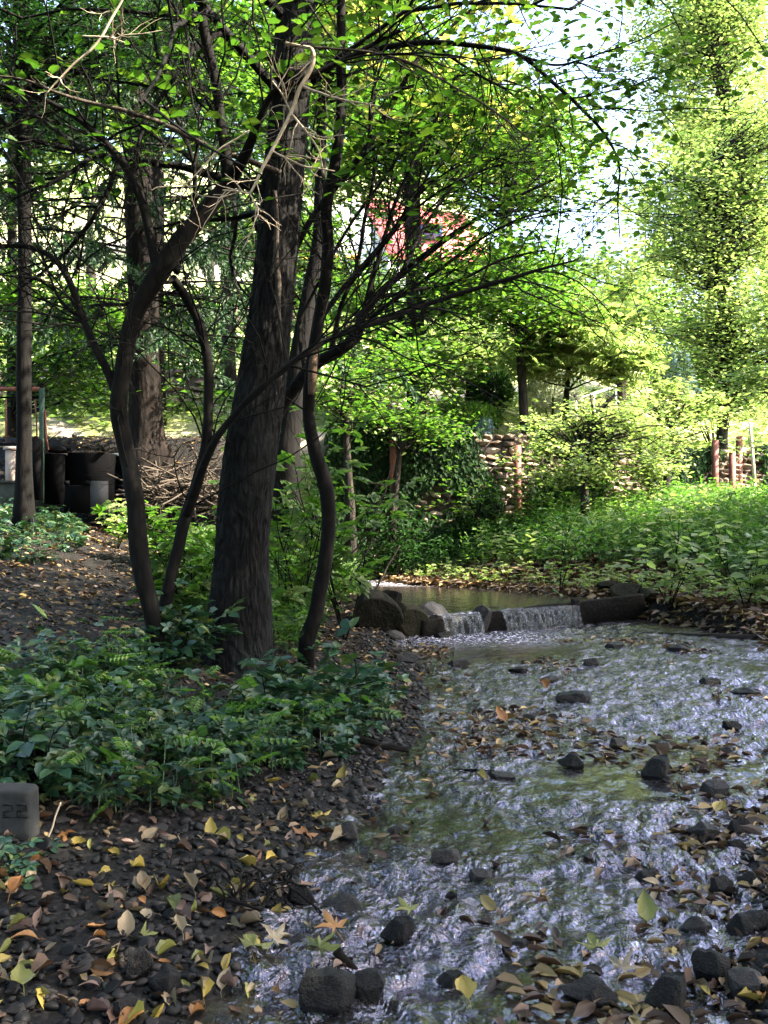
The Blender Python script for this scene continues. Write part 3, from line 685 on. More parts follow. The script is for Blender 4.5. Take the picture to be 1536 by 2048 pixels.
SP = [(685, 1556, .085, 'yellow', 0, 'bright yellow leaf standing upright on the shore below the brambles', (1.1, 0)), (376, 1786, .11, 'tan', 2, 'large pale leaf lying flat above the root tangle', (.2, 0)),
 (285, 1782, .08, 'tan', 1, 'pale curled leaf left of the large flat pale one', (.4, 0)), (252, 1862, .085, 'tan', 6, 'pointed tan leaf standing on the bare mud at lower left', (.7, 0)),
 (338, 1830, .07, 'olive', 3, 'green rounded leaf among the tan ones at lower left', (.1, 0)), (357, 1872, .09, 'tan', 2, 'long pale yellow leaf at the edge of the little side pool', (.1, 0)),
 (551, 1838, .07, 'yellow', 0, 'small yellow leaf upright at the back of the side pool', (1.0, 0)), (420, 1665, .08, 'yellow', 0, 'yellow leaf pair member standing on the gravel below the brambles', (.8, 0)),
 (568, 1640, .08, 'tan', 1, 'cream leaf upright near the shore, upper left of the dark rounded stone', (.9, 0)), (500, 1925, .17, 'olive', 10, 'big wet yellow green maple leaf floating in the side pool', (.0, 0)),
 (545, 1905, .14, 'tan', 11, 'pinkish tan maple leaf lying across the big wet one', (.15, .1)), (640, 1950, .15, 'olive', 12, 'torn yellow maple leaf draped over the large grey stone', (.3, 0)),
 (670, 1905, .14, 'orange', 11, 'orange brown leaf stuck above the large grey stone', (.4, 0)), (640, 1672, .13, 'yellow', 10, 'yellow maple leaf beside the dark rounded stone', (.1, 0)),
 (610, 1690, .14, 'orange', 12, 'orange mottled leaf under the yellow maple leaf', (.2, 0)), (30, 1796, .11, 'orange', 2, 'long orange brown leaf at the left edge', (.1, 0)),
 (40, 1980, .10, 'olive', 0, 'wet olive leaf at the lower left edge', (.1, 0)), (1290, 1850, .10, 'olive', 0, 'green and yellow leaf standing in the right rapids', (.8, 0)),
 (1190, 1950, .13, 'olive', 10, 'wet green and red leaf on the flat stone in the lower rapids', (.3, 0)), (1245, 1985, .13, 'tan', 11, 'pinkish wet leaf hanging off the flat stone in the lower rapids', (.5, 0)),
 (930, 2034, .10, 'yellow', 1, 'small olive yellow leaf at the bottom edge in the rapids', (.1, 0)), (1000, 1450, .12, 'orange', 0, 'orange sunlit leaf held up by a stone in midstream', (.7, 0)),
 (1085, 1385, .10, 'orange', 3, 'orange leaf against the rounded brown stone upstream', (.6, 0)), (1310, 1530, .12, 'brown', 3, 'brown dead leaf wrapped over the tall middle stone', (.5, 0)),
 (318, 1262, .12, 'yellow', 0, 'golden leaf caught at the foot of the leaning stem', (1.0, 0)), (1500, 1700, .10, 'pinkish', 2, 'pinkish leaf strip on the right gravel bar', (.1, 0)),
 (1440, 1650, .10, 'yellow', 1, 'yellow leaf behind the black pair of stones', (.2, 0)), (820, 1868, .12, 'olive', 11, 'olive leaf roofing the hollow dark stone', (.3, 0))]
for px, py, sz, col, k, lab, tl in SP:
    sz *= .85
    g = G(px, py)
    if hz(g[0], g[1]) < 0:
        Yq = H * F / (py - 1024); g = A([(px - 768) * Yq / F, Yq, .03])
    fallen(g[0], g[1], sz, col, k, lab, GL, tl, rng.uniform(-.8, .8), z=max(g[2], .005) + (.015 if tl[0] < .5 else sz * .1))
r = np.random.default_rng(7)
WHERE = {}
cnt = 0
while cnt < 272:
    px = r.uniform(-20, 1540); py = 2050 - 620 * r.uniform(0, 1) ** 1.25
    g = G(px, py); dl, dr = dists(g[0], g[1])
    wet = dl < 0 and dr < 0
    if wet:
        if r.uniform() > .16: continue
    elif dr > 0: pass
    elif dl > 1.5: continue
    elif py < 1560 and px < 640 and r.uniform() > .25: continue
    col = r.choice(['yellow', 'tan', 'brown', 'pinkish', 'olive', 'orange'], p=[.17, .28, .19, .18, .12, .06])
    zone = 'lodged wet in the shallow stream' if wet else ('on the gravel bar at the right of the stream' if dr > 0 else 'on the dark gravel of the left bank')
    k = int(r.integers(0, 10)) if r.uniform() < .95 else int(r.integers(10, 13))
    adj = {'yellow': 'yellow', 'tan': 'pale tan', 'brown': 'dark brown', 'pinkish': 'pinkish brown', 'olive': 'olive green', 'orange': 'orange'}[col]
    shp = 'lobed' if k > 9 else ('narrow' if k % 5 == 2 else ('broad' if k % 5 == 3 else 'oval'))
    Yq = g[1]
    if wet: mark = 'upstream of the flat brown stone' if py < 1650 else ('left of the flat dark stone in the lower rapids' if px < 1100 else 'right of the lower rapids')
    elif dr > 0: mark = 'behind the dark pair of stones' if py < 1700 else ('near the bottom right corner' if py > 1900 else 'in front of the dark pair of stones')
    elif px < 170: mark = 'near the carved stone' if py < 1800 else ('at the left edge' if py < 1930 else 'in the bottom left corner')
    elif px < 400: mark = 'below the brambles' if py < 1760 else ('left of the root tangle' if py < 1900 else 'beside the grey and brown blocks')
    elif px < 620: mark = 'just under the bramble edge' if py < 1700 else ('around the root tangle' if py < 1850 else 'beside the little side pool')
    else: mark = 'near the foaming left fall' if py < 1400 else ('at the waterline below the trunk' if py < 1600 else ('near the dark rounded stone' if py < 1760 else 'near the large grey angular stone'))
    sz = r.uniform(.030, .066); sw = 'small ' if sz < .040 else ('large ' if sz > .056 else '')
    zone = mark
    fallen(g[0], g[1], sz * (1.35 if k > 9 else 1), col, k, '%s%s %s fallen leaf %s' % (sw, shp, adj, zone), GL, (r.normal(0, .38), r.normal(0, .38)))
    cnt += 1
mb = MB()
def lit(x, y, u):
    dl, dr = dists(x, y); inv = np.abs(x / y) < .55
    a = (dl > .05) & (u < .34 + .46 * (y > 5)); b = (dr > 0) & (dr < 1.5 + .25 * y) & (u < .75) & (y < 13)
    c = (dl > -.25) & (dl < .35) & (u < .35)
    return inv & (a | b | c) & ((y < ywall(x) - .2))
for tmpl, n in (((leaf6(1, .5, .12, .15)), 9500), (leaf6(1, .34, .16, -.15), 3600), (leaf6(.8, .6, -.08, .1), 3600)):
    pt = areapts(n, lit, -6.5, 6.5, 1.6, 13.5, r, 1.25); k = len(pt)
    z = hgt(pt[:, 0], pt[:, 1]); z = np.where((z < 0) & (pt[:, 1] < 8.5), 0, z)
    mb.scatter(tmpl, F6, np.column_stack([pt, z + .008]), rnd_orient(k, r, .5), r.uniform(.020, .050, k) * (1 + .06 * pt[:, 1]))
dbf = lambda x, y, u: (x > np.interp(y, LY, LX) + .05) & (x < np.interp(y, RY, RX)) & (vn(np.stack([x * 2.6, y * 1.6], -1), 91) > .34) & (np.abs(x / y) < .5)
pt = areapts(1100, dbf, -.5, 3.2, 1.9, 8.2, r, 1.3); k = len(pt)
mb.scatter(leaf6(1, .5, .14, .15), F6, np.column_stack([pt, np.full(k, .012)]), rnd_orient(k, r, .5), r.uniform(.035, .075, k))
gb = lambda x, y, u: (x - np.interp(y, RY, RX) > -.28) & (x - np.interp(y, RY, RX) < .9) & (np.abs(x / y) < .5)
pt = areapts(900, gb, .2, 2.6, 1.9, 5.0, r, 1.2); k = len(pt)
mb.scatter(leaf6(1, .5, .16, .2), F6, np.column_stack([pt, np.maximum(hgt(pt[:, 0], pt[:, 1]), 0) + .012]), rnd_orient(k, r, .5), r.uniform(.025, .06, k))
rs = lambda x, y, u: (x - np.interp(y, RY, RX) > -.12) & (x - np.interp(y - .9, RY, RX) < .8) & (np.abs(x / y) < .5) & (y > 5)
for tmpl in (leaf6(1, .5, .14, .15), leaf6(1, .36, .18, -.15)):
    pt = areapts(4200, rs, -.6, 5, 5, 13, r); k = len(pt); z = np.maximum(hgt(pt[:, 0], pt[:, 1]), 0)
    mb.scatter(tmpl, F6, np.column_stack([pt, z + .015]), rnd_orient(k, r, .5), r.uniform(.07, .13, k))
tag(mb.build('leaf_litter', M['litter']), 'brown and yellow leaf litter carpeting path and banks', kind='stuff')

# ------------------------------------------------------------------ undergrowth
def herbpatch(name, label, fn, n, xr, yr, hr, T, size, npairs, mat, seed, power=1.0, stem=M['leaf_herb'], tilt=.35, lean=.15, kind='stuff', top=.35):
    r = np.random.default_rng(seed); pt = areapts(n, fn, *xr, *yr, r, power); k = len(pt)
    if k == 0: return
    z = hgt(pt[:, 0], pt[:, 1]); hh = r.uniform(hr[0], hr[1], k) * (.65 + .5 * (vn(pt * 1.4, seed) * .5 + .5))
    ln = r.normal(0, lean, (k, 2)); mb = MB()
    base = np.column_stack([pt, z]); tipo = np.column_stack([ln * hh[:, None], hh])
    for j in range(npairs):
        f = top + (1 - top) * (j + r.uniform(-.3, .3, k)) / max(1, npairs - 1)
        q = base + tipo * f[:, None] * A([1, 1, 1]) + r.normal(0, .012, (k, 3))
        mb.scatter(T[0], T[1], q, rnd_orient(k, r, tilt), size * r.uniform(.45, 1.3, k))
    # stems as thin three sided quads
    st = A([[-1, 0, 0], [1, 0, 0], [.5, 0, 1], [-.5, 0, 1]]); a = r.uniform(0, 3.14, k)
    Rm = np.zeros((k, 3, 3)); Rm[:, 0, 0] = np.cos(a); Rm[:, 1, 0] = np.sin(a); Rm[:, 0, 1] = -np.sin(a); Rm[:, 1, 1] = np.cos(a); Rm[:, :, 2] = tipo
    sc = np.column_stack([np.full(k, .0022), np.ones(k), np.ones(k)])
    mb.scatter(st, A([[0, 1, 2, 3]]), base, Rm, sc)
    o = mb.build(name, mat); tag(o, label, kind=kind); return o
def patch_px(poly):
    """test points on the ground against a polygon drawn in ground coordinates"""
    Pg = A(poly)
    def f(x, y, u):
        c = np.zeros(len(x), bool); n = len(Pg)
        for i in range(n):
            x1, y1 = Pg[i]; x2, y2 = Pg[(i + 1) % n]
            cr = ((y1 > y) != (y2 > y)) & (x < (x2 - x1) * (y - y1) / (y2 - y1 + 1e-12) + x1); c ^= cr
        return c
    return f
# bramble patch at the tree foot (ground coordinates)
br0 = patch_px([(-1.25, 3.0), (-.85, 3.05), (-.55, 3.3), (-.45, 3.75), (-.12, 4.15), (.02, 4.5), (.08, 5.1), (-.1, 5.6), (-.45, 6.0), (-1.0, 5.7), (-1.35, 4.8), (-1.9, 4.25), (-2.3, 3.9), (-2.1, 3.4)])
br = lambda x, y, u: br0(x, y, u) & ~((np.abs(x + .78) < .26) & (y > 4.35)) & (vn(np.stack([x * 3, y * 3], -1), 44) > -.45)
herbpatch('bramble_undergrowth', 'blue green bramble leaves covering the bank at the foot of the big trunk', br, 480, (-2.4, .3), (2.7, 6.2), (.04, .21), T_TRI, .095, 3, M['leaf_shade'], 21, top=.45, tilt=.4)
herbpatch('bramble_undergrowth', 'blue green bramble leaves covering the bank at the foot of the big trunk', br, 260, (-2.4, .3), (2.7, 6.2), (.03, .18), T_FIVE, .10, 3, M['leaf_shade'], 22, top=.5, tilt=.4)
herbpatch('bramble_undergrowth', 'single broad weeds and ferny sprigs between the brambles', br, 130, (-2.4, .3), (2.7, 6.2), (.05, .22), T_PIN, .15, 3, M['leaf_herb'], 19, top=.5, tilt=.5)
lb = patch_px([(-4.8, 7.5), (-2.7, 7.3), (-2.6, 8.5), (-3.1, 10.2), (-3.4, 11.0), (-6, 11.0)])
herbpatch('herb_undergrowth', 'low dark green herbs around the foot of the black trunk', lb, 700, (-6, -2), (7, 11.2), (.05, .20), T_FIVE, .12, 3, M['leaf_shade'], 23)  # shade-coloured leaves keep these herbs dark although sun reaches them
cb = lambda x, y, u: ((x < -.5) | (y > 9.3)) & (np.interp(y, LY, LX) - x > .15) & (np.interp(y, LY, LX) - x < 1.9) & (y > 6.2) & (x > -2.2) & ((x > -1.3) | (y > 8.0))
herbpatch('herb_undergrowth', 'mixed herbs behind the big trunk between path and stream', cb, 1500, (-3, .4), (6.2, 12.5), (.12, .5), T_FIVE, .12, 4, M['leaf_herb'], 24)
rb = lambda x, y, u: (x > .45 + (y - 12) * .6) & (x - np.interp(y - .75, RY, RX) > .45 + .2 * np.sin(x * 3)) & (x - np.interp(y, RY, RX) > .8) & (y > 7.2) & (y < ywall(x) - .15) & ((u < .93))
herbpatch('nettle_undergrowth', 'dense bright green nettles and herbs on the right bank', rb, 7500, (-.6, 9), (7.2, 18), (.16, .50), T_PAIR, .058, 7, M['leaf_herb'], 25, top=.25)
herbpatch('nettle_undergrowth', 'broad leaved weeds among the nettles on the right bank', rb, 1800, (-.6, 9), (7.2, 18), (.15, .50), T_LEAF, .11, 5, M['leaf_bright'], 26, top=.3)
fr = lambda x, y, u: (x - np.interp(y, RY, RX) > .3) & (x - np.interp(y, RY, RX) < 1.0) & (y > 9)
herbpatch('herb_undergrowth', 'sparse low grassy plants at the front edge of the right bank', fr, 300, (-.6, 6), (9, 13), (.05, .22), T_FIVE, .09, 3, M['leaf_bright'], 27)
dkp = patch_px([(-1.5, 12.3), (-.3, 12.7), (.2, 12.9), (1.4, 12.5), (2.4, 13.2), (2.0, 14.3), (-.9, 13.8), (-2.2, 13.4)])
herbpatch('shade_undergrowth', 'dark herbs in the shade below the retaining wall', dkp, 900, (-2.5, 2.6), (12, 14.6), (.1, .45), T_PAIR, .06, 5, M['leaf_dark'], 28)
hl = lambda x, y, u: (y > ywall(x) + .4) & (u < np.clip(1.2 - (y - 14) / 30, .15, 1)) & (vn(np.stack([x * .5, y * .5], -1), 77) > -.35)
herbpatch('hillside_plants', 'low plants scattered over the sunlit hillside garden', hl, 9000, (-14, 14), (14, 36), (.10, .55), T_RHOMB, .15, 6, M['leaf_bright'], 29)
# ================================================================== TREES
def bark_disp(seed, amp=.06, flare=None):
    def f(rr, a, n):
        h = np.arange(n) / n
        c = np.stack([np.cos(a)[None] * 5 + 0 * h[:, None], np.sin(a)[None] * 5 + 0 * h[:, None], h[:, None] * 14 + 0 * a[None]], -1)
        rr = rr * (1 + amp * fbm(c, 3, seed))
        if flare:
            fl = np.exp(-h / flare[0])[:, None]
            rr = rr * (1 + fl * flare[1] * (.55 + .45 * np.cos(a[None] * 4 + seed)))
        return rr
    return f
def disc(r, n):
    v = r.normal(0, 1, (n, 3)); v /= np.linalg.norm(v, axis=1)[:, None]; return v * r.uniform(0, 1, (n, 1)) ** (1 / 2.4)

def bg_tree(name, label, group, trunk, blobs, nclus, nleaf, lsize, lmat, bmat, seed, T=T_RHOMB, spread=.42, flat=.35, cat='tree', tk=14, twigr=.012, leaves='crown', start=.3, dpx=None):
    """trunk: control points (px, py, depth, width px) from the ground up; blobs: (px, py, depth, rx, ry, rz) in metres"""
    r = np.random.default_rng(seed)
    p, rad = limb(trunk, 8 * len(trunk))
    g = p[0].copy(); g[2] = hz(g[0], g[1]); p = np.vstack([[g[0], g[1], min(g[2], p[0][2]) - .08], p]); rad = np.concatenate([[rad[0] * 1.15], rad])
    t = thing(name, label, cat, tuple(p[0] + A([0, 0, .08])), group)
    mb = MB(); mb.tube(p, rad, tk, disp=bark_disp(seed, .05, (.05, .22))); mb.build('trunk', bmat, t, smooth=True)
    mb = MB(); lv = MB(); wts = A([b[3] * b[5] for b in blobs]); wts = wts / wts.sum()
    tips = []
    for bi, b in enumerate(blobs):
        c = P(b[0], b[1], b[2]); k = max(1, int(nclus * wts[bi]))
        q = c + disc(r, k) * A(b[3:6])
        q = q[vn(q * 1.15 / max(.6, spread * 2.2), seed) > -.22]; k = len(q)
        for cc in q:
            # join to the trunk a bit below
            zz = cc[2] - .35 * np.linalg.norm(cc[:2] - p[-1][:2]) - .1
            j = int(np.clip(np.argmin(np.abs(p[:, 2] - zz)), int(start * len(p)), len(p) - 1)); a = p[j]
            m = (a + cc) / 2 + r.normal(0, .12, 3) + A([0, 0, .1])
            if lsize > .2 and r.uniform() < .75: continue
            path = catmull([a, m, cc], 7); dl = np.linalg.norm(cc - a)
            mb.tube(path, np.linspace(min(rad[j] * .5, twigr * (1 + dl * .5)), .004, 7), 4, cap=False)
            for _ in range(2):
                i = int(r.integers(3, 7)); mb.tube(twigpath(path[i], r.normal(0, 1, 3) * A([1, 1, .5]), spread * 1.2, 3, .2, 0, r), A([.006, .005, .004, .002]), 3, cap=False)
        n = k * nleaf
        cs_ = np.repeat(r.uniform(.45, 1.35, k), nleaf)[:, None]
        pos = np.repeat(q, nleaf, 0) + r.normal(0, 1, (n, 3)) * A([spread, spread, spread * flat]) * cs_
        lv.scatter(T[0], T[1], pos, rnd_orient(n, r, .55), lsize * r.uniform(.6, 1.3, n))
    mb.build('branches', bmat, t)
    lv.build(leaves, lmat, t)
    return t

# ---- main tree
trunk = [(472, 1352, 5.5, 186), (476, 1290, 5.5, 158), (479, 1200, 5.5, 140), (484, 1100, 5.5, 122), (491, 1000, 5.5, 120), (502, 900, 5.5, 117), (517, 800, 5.52, 112), (532, 700, 5.55, 106),
         (544, 600, 5.6, 100), (554, 500, 5.65, 94), (562, 400, 5.7, 91), (575, 250, 5.8, 88), (585, 100, 5.9, 86), (592, -40, 6.0, 80), (600, -400, 6.1, 66), (590, -900, 6.2, 44), (600, -1500, 6.3, 16)]
p, rad = limb(trunk, 520)
p[0][2] = hz(p[0][0], p[0][1]) - .1
main = thing('big_tree', 'thick dark leaning tree trunk with fissured bark beside the stream', 'tree', (p[0][0], p[0][1], p[0][2] + .1))
def main_disp(rr, a, n):
    h = np.linspace(0, 1, n) * 9.0; rad0 = .16
    w = a[None] + .16 * fbm(np.stack([np.cos(a)[None] * 2 + 0 * h[:, None], np.sin(a)[None] * 2 + 0 * h[:, None], h[:, None] * 1.5 + 0 * a[None]], -1), 2, 4) * 3
    c = np.stack([np.cos(w) * 7.5, np.sin(w) * 7.5, h[:, None] * 4.6 + 0 * a[None]], -1)
    rid = 1 - np.abs(fbm(c, 3, 3)) * 2.6
    big = fbm(np.stack([np.cos(a)[None] * 1.3 + 0 * h[:, None], np.sin(a)[None] * 1.3 + 0 * h[:, None], h[:, None] * .9 + 0 * a[None]], -1), 2, 9)
    rr = rr * .85 + .009 * rid + .013 * big
    fl = np.exp(-h / .16)[:, None]
    return rr * (1 + fl * .20 * (np.cos(a[None] * 5 + 1) * .7 + .3))
mb = MB(); mb.tube(p, rad, 150, disp=main_disp); mb.build('trunk', M['bark_main'], main, smooth=True)
r = np.random.default_rng(5); tips = []; mb = MB()
for k in range(18):
    i = int(r.integers(300, 515)); a = r.uniform(1.6, 5.0)
    spray(mb, p[i], A([math.cos(a), math.sin(a), .35]), r.uniform(1.2, 2.3), .03, 2, r, tips, .01, 4)
for (x, y, dx, dz, ln) in ((620, 150, .8, .5, 1.6), (545, 120, -.9, .5, 1.6), (600, 60, .6, .8, 1.2), (560, 345, -1, .1, .3)):
    spray(mb, P(x, y, 5.85), A([dx, -.15, dz]), ln, .016, 2, r, tips, .01, 4)
mb.build('branches', M['bark_main'], main)
tp = A([q[0] for q in tips if q[0][2] > 4.3]); lv = MB(); leaves_at(lv, tp, T_LEAF, .10, r, 3, .10); lv.build('crown', M['leaf_deep'], main)
# bare strip and dead creeper on the trunk front
cp, cr = limb([(548, 375, 5.42, 7), (552, 440, 5.44, 9), (550, 510, 5.42, 11), (555, 560, 5.42, 12), (556, 620, 5.4, 7), (560, 700, 5.40, 4)], 24)
mb = MB(); mb.tube(cp + A([0, .05, 0]), cr, 6); mb.build('bare_strip', M['bark_twig'], main, smooth=True)

# ---- foreground shrub: curved stems
def shrub(name, label, cat, limbs, seed, bmat, ntw, twl, twr, lmat, T, lsize, per, lfilter=None, lev=1, kids=4, sides=12, droop=.02, group=None, wander=.18, jit=.05, bare=None):
    r = np.random.default_rng(seed); first = None; tips = []; tw = MB(); root = None
    for li, ctrl in enumerate(limbs):
        p, rad = limb(ctrl, 9 * len(ctrl))
        p = p + .006 * np.stack([fbm(p * 5, 2, seed + 1), fbm(p * 5, 2, seed + 2), fbm(p * 5, 2, seed + 3)], -1)
        if root is None:
            g = p[0].copy(); g[2] = min(hz(g[0], g[1]), g[2]); p[0][2] = g[2] - .06
            root = thing(name, label, cat, tuple(g), group)
        mb = MB(); mb.tube(p, rad, sides if rad.max() > .012 else 6, disp=bark_disp(seed + li, .13)); mb.build('stem' if li < 3 else 'branch', bmat, root, smooth=True)
        n = len(p); k = int(ntw * (np.linalg.norm(p[-1] - p[0]) / 2 + .3))
        for _ in range(k):
            i = int(r.integers(int(n * .3), n - 1))
            if rad[i] > .03 and r.uniform() < .6: continue
            if p[i][2] < .9: continue
            d = side(p[i + 1] - p[i], r.uniform(.5, 1.2), r) + A([0, 0, .15])
            spray(tw, p[i], d, twl * r.uniform(.5, 1.3), min(rad[i] * .6, twr), lev, r, tips, droop, kids, wander)
    tw.build('twigs', bmat, root)
    if lmat:
        pts = [q[0] for q in tips if (lfilter is None or lfilter(q[0], r))]
        lv = MB(); leaves_at(lv, pts, T, lsize, r, per, jit); lv.build('foliage', lmat, root)
    return root
def pxof(q): return 768 + q[0] * F / q[1], 1024 - (q[2] - H) * F / q[1]

shrub('hazel_shrub', 'multi stemmed shrub with curving brown stems left of the big trunk', 'shrub', [
 [(322, 1335, 5.0, 34), (312, 1270, 5.0, 34), (292, 1180, 5.0, 36), (276, 1080, 5.02, 38), (268, 980, 5.05, 36), (252, 900, 5.1, 33), (238, 830, 5.1, 36), (242, 760, 5.1, 34), (256, 680, 5.1, 34), (276, 615, 5.1, 36), (318, 545, 5.1, 40), (362, 480, 5.1, 38), (410, 425, 5.1, 36), (458, 365, 5.1, 33)],
 [(240, 800, 5.1, 26), (218, 750, 5.12, 18), (188, 690, 5.15, 16), (165, 635, 5.2, 15), (142, 570, 5.2, 14), (112, 522, 5.25, 12), (70, 498, 5.3, 10), (20, 492, 5.3, 9), (-60, 500, 5.3, 7)],
 [(318, 1262, 5.3, 26), (334, 1190, 5.3, 26), (352, 1110, 5.3, 24), (374, 1030, 5.35, 24), (398, 950, 5.35, 24), (414, 880, 5.35, 20), (418, 790, 5.35, 19), (414, 710, 5.35, 20), (396, 640, 5.35, 20), (368, 588, 5.3, 19), (344, 556, 5.2, 18)],
 [(458, 372, 5.1, 30), (452, 310, 5.1, 24), (444, 260, 5.1, 20), (432, 170, 5.1, 20), (412, 80, 5.1, 20), (402, -10, 5.1, 19), (396, -160, 5.1, 14)],
 [(462, 360, 5.1, 28), (490, 310, 5.0, 22), (520, 240, 4.9, 16), (548, 185, 4.85, 13), (600, 160, 4.8, 12), (660, 130, 4.8, 11), (720, 100, 4.8, 9), (800, 60, 4.8, 7)],
 [(318, 548, 5.1, 24), (300, 480, 5.1, 18), (285, 410, 5.1, 18), (258, 345, 5.1, 17), (215, 290, 5.1, 15), (160, 240, 5.1, 12), (90, 200, 5.1, 9), (0, 168, 5.1, 7)],
 [(372, 1035, 5.35, 20), (420, 900, 5.1, 16), (470, 830, 5.0, 14), (530, 770, 4.95, 14), (600, 712, 5.0, 13), (680, 668, 5.1, 12), (770, 640, 5.2, 12), (850, 610, 5.3, 10), (960, 575, 5.3, 9), (1060, 545, 5.3, 7), (1150, 520, 5.3, 4)],
 [(352, 545, 5.1, 14), (372, 480, 5.2, 12), (390, 400, 5.2, 10), (380, 300, 5.2, 8), (330, 180, 5.2, 7), (300, 40, 5.2, 6)],
 [(166, 640, 5.2, 9), (120, 600, 5.25, 7), (95, 540, 5.3, 5), (60, 440, 5.3, 4)],
 ], 61, M['bark_shrub'], 17, .8, .006, M['leaf_deep'], T_LEAF, .08, 1, lambda q, r: pxof(q)[1] < 400 and r.uniform() < .16, lev=2, kids=3)

shrub('young_tree', 'slender S curved dark stem to the right of the big trunk', 'tree', [
 [(612, 1285, 6.0, 34), (632, 1225, 6.0, 30), (646, 1150, 6.0, 29), (656, 1060, 6.0, 28), (654, 985, 6.0, 29), (634, 915, 6.0, 28), (620, 850, 6.0, 25), (619, 790, 6.0, 25), (626, 720, 6.0, 25), (638, 640, 6.0, 24), (652, 560, 6.0, 25), (656, 480, 6.0, 24), (654, 400, 6.0, 22), (672, 320, 6.0, 22), (682, 220, 6.0, 20), (682, 100, 6.0, 19), (682, -20, 6.0, 18), (690, -200, 6.0, 12)],
 [(655, 410, 6.0, 14), (640, 340, 6.1, 8), (600, 290, 6.1, 6), (560, 260, 6.1, 4)],
 [(640, 640, 6.0, 12), (700, 560, 6.1, 10), (770, 480, 6.1, 8), (840, 380, 6.1, 7), (880, 290, 6.1, 5)],
 ], 62, M['bark_shrub'], 12, .8, .006, M['leaf_deep'], T_LEAF, .09, 1, lambda q, r: pxof(q)[1] < 330 and r.uniform() < .5, lev=2, kids=3)
o = [q for q in bpy.data.objects if q.name.startswith('young_tree')][0]
cp, cr = limb([(623, 790, 5.98, 15), (625, 760, 5.97, 20), (626, 730, 5.97, 19), (630, 700, 5.98, 13)], 14)
mb = MB(); mb.tube(cp + A([0, -.012, 0]), cr * .9, 10); mb.build('bare_patch', M['bark_pale'], o, smooth=True)

shrub('spreading_tree', 'many branched arching tree behind the big trunk fanning out to the right', 'tree', [
 [(520, 1010, 6.5, 25.8), (530, 900, 6.5, 25.8), (556, 830, 6.45, 24.3), (590, 775, 6.4, 25.8), (630, 728, 6.3, 25.1), (680, 700, 6.2, 24.3), (712, 672, 6.2, 22.8), (726, 630, 6.2, 18.2), (752, 596, 6.2, 16.7), (800, 550, 6.2, 14.4), (870, 495, 6.1, 12.2), (940, 445, 6.1, 9.1), (1020, 400, 6.0, 6.8), (1110, 360, 6.0, 4.6)],
 [(712, 668, 6.2, 13.7), (750, 630, 6.1, 9.9), (790, 600, 6.0, 9.1), (850, 560, 6.0, 7.6), (930, 500, 6.0, 6.1), (1010, 450, 5.9, 4.6), (1100, 420, 5.9, 3.0)],
 [(728, 628, 6.2, 13.7), (745, 560, 6.2, 9.9), (770, 470, 6.2, 8.4), (800, 380, 6.2, 7.6), (850, 280, 6.2, 6.1), (900, 180, 6.2, 4.6), (930, 80, 6.2, 3.0)],
 [(660, 712, 6.3, 12.2), (680, 620, 6.3, 9.1), (712, 540, 6.3, 8.4), (730, 440, 6.3, 7.6), (750, 330, 6.3, 6.8), (740, 220, 6.3, 6.1), (770, 100, 6.3, 4.6), (800, -20, 6.3, 3.8)],
 [(752, 596, 6.2, 9.1), (830, 580, 6.3, 6.8), (920, 560, 6.4, 6.1), (1000, 520, 6.4, 5.3), (1090, 500, 6.5, 3.8)],
 [(800, 550, 6.2, 9.1), (840, 470, 6.3, 6.8), (900, 380, 6.4, 6.1), (960, 300, 6.4, 4.6), (1010, 240, 6.4, 3.0)],
 [(700, 570, 6.3, 6.8), (760, 500, 6.0, 6.1), (820, 430, 5.9, 5.3), (900, 370, 5.8, 4.6), (1000, 330, 5.8, 3.8), (1110, 320, 5.8, 2.3)],
 [(610, 750, 6.4, 10.6), (600, 650, 6.5, 7.6), (640, 560, 6.5, 6.1), (700, 450, 6.5, 6.1), (780, 340, 6.5, 5.3), (860, 220, 6.5, 4.6), (1000, 130, 6.5, 3.0)],
 ], 63, M['bark_shrub'], 9, .95, .005, M['leaf_deep'], T_LEAF, .052, 1, lambda q, r: r.uniform() < (.75 if pxof(q)[0] > 860 else .22), lev=2, kids=3, wander=.13)

shrub('arching_tree', 'tree whose long arching boughs carry yellowing leaves across the top', 'tree', [
 [(505, 1080, 6.9, 20), (525, 800, 6.9, 20), (568, 500, 6.7, 18), (600, 300, 6.3, 18), (612, 190, 6.0, 17), (640, 150, 5.9, 15), (700, 110, 5.8, 13), (780, 92, 5.7, 12), (860, 84, 5.6, 11), (960, 92, 5.5, 10), (1040, 112, 5.4, 9), (1100, 160, 5.4, 8), (1160, 215, 5.3, 7), (1215, 275, 5.3, 6), (1238, 330, 5.3, 5), (1236, 400, 5.3, 3.5), (1240, 480, 5.3, 2.5)],
 [(860, 84, 5.6, 8), (940, 140, 5.6, 6), (1010, 180, 5.6, 5), (1080, 230, 5.6, 4), (1130, 300, 5.6, 3)],
 [(1040, 112, 5.4, 6), (1110, 130, 5.3, 5), (1190, 110, 5.2, 4), (1280, 80, 5.1, 3), (1360, 40, 5.1, 2)],
 ], 64, M['bark_shrub'], 12, .65, .005, M['leaf_deep'], T_LEAF, .055, 1, lambda q, r: pxof(q)[0] > 800 and pxof(q)[1] < 400 and r.uniform() < .55, lev=2, kids=3)

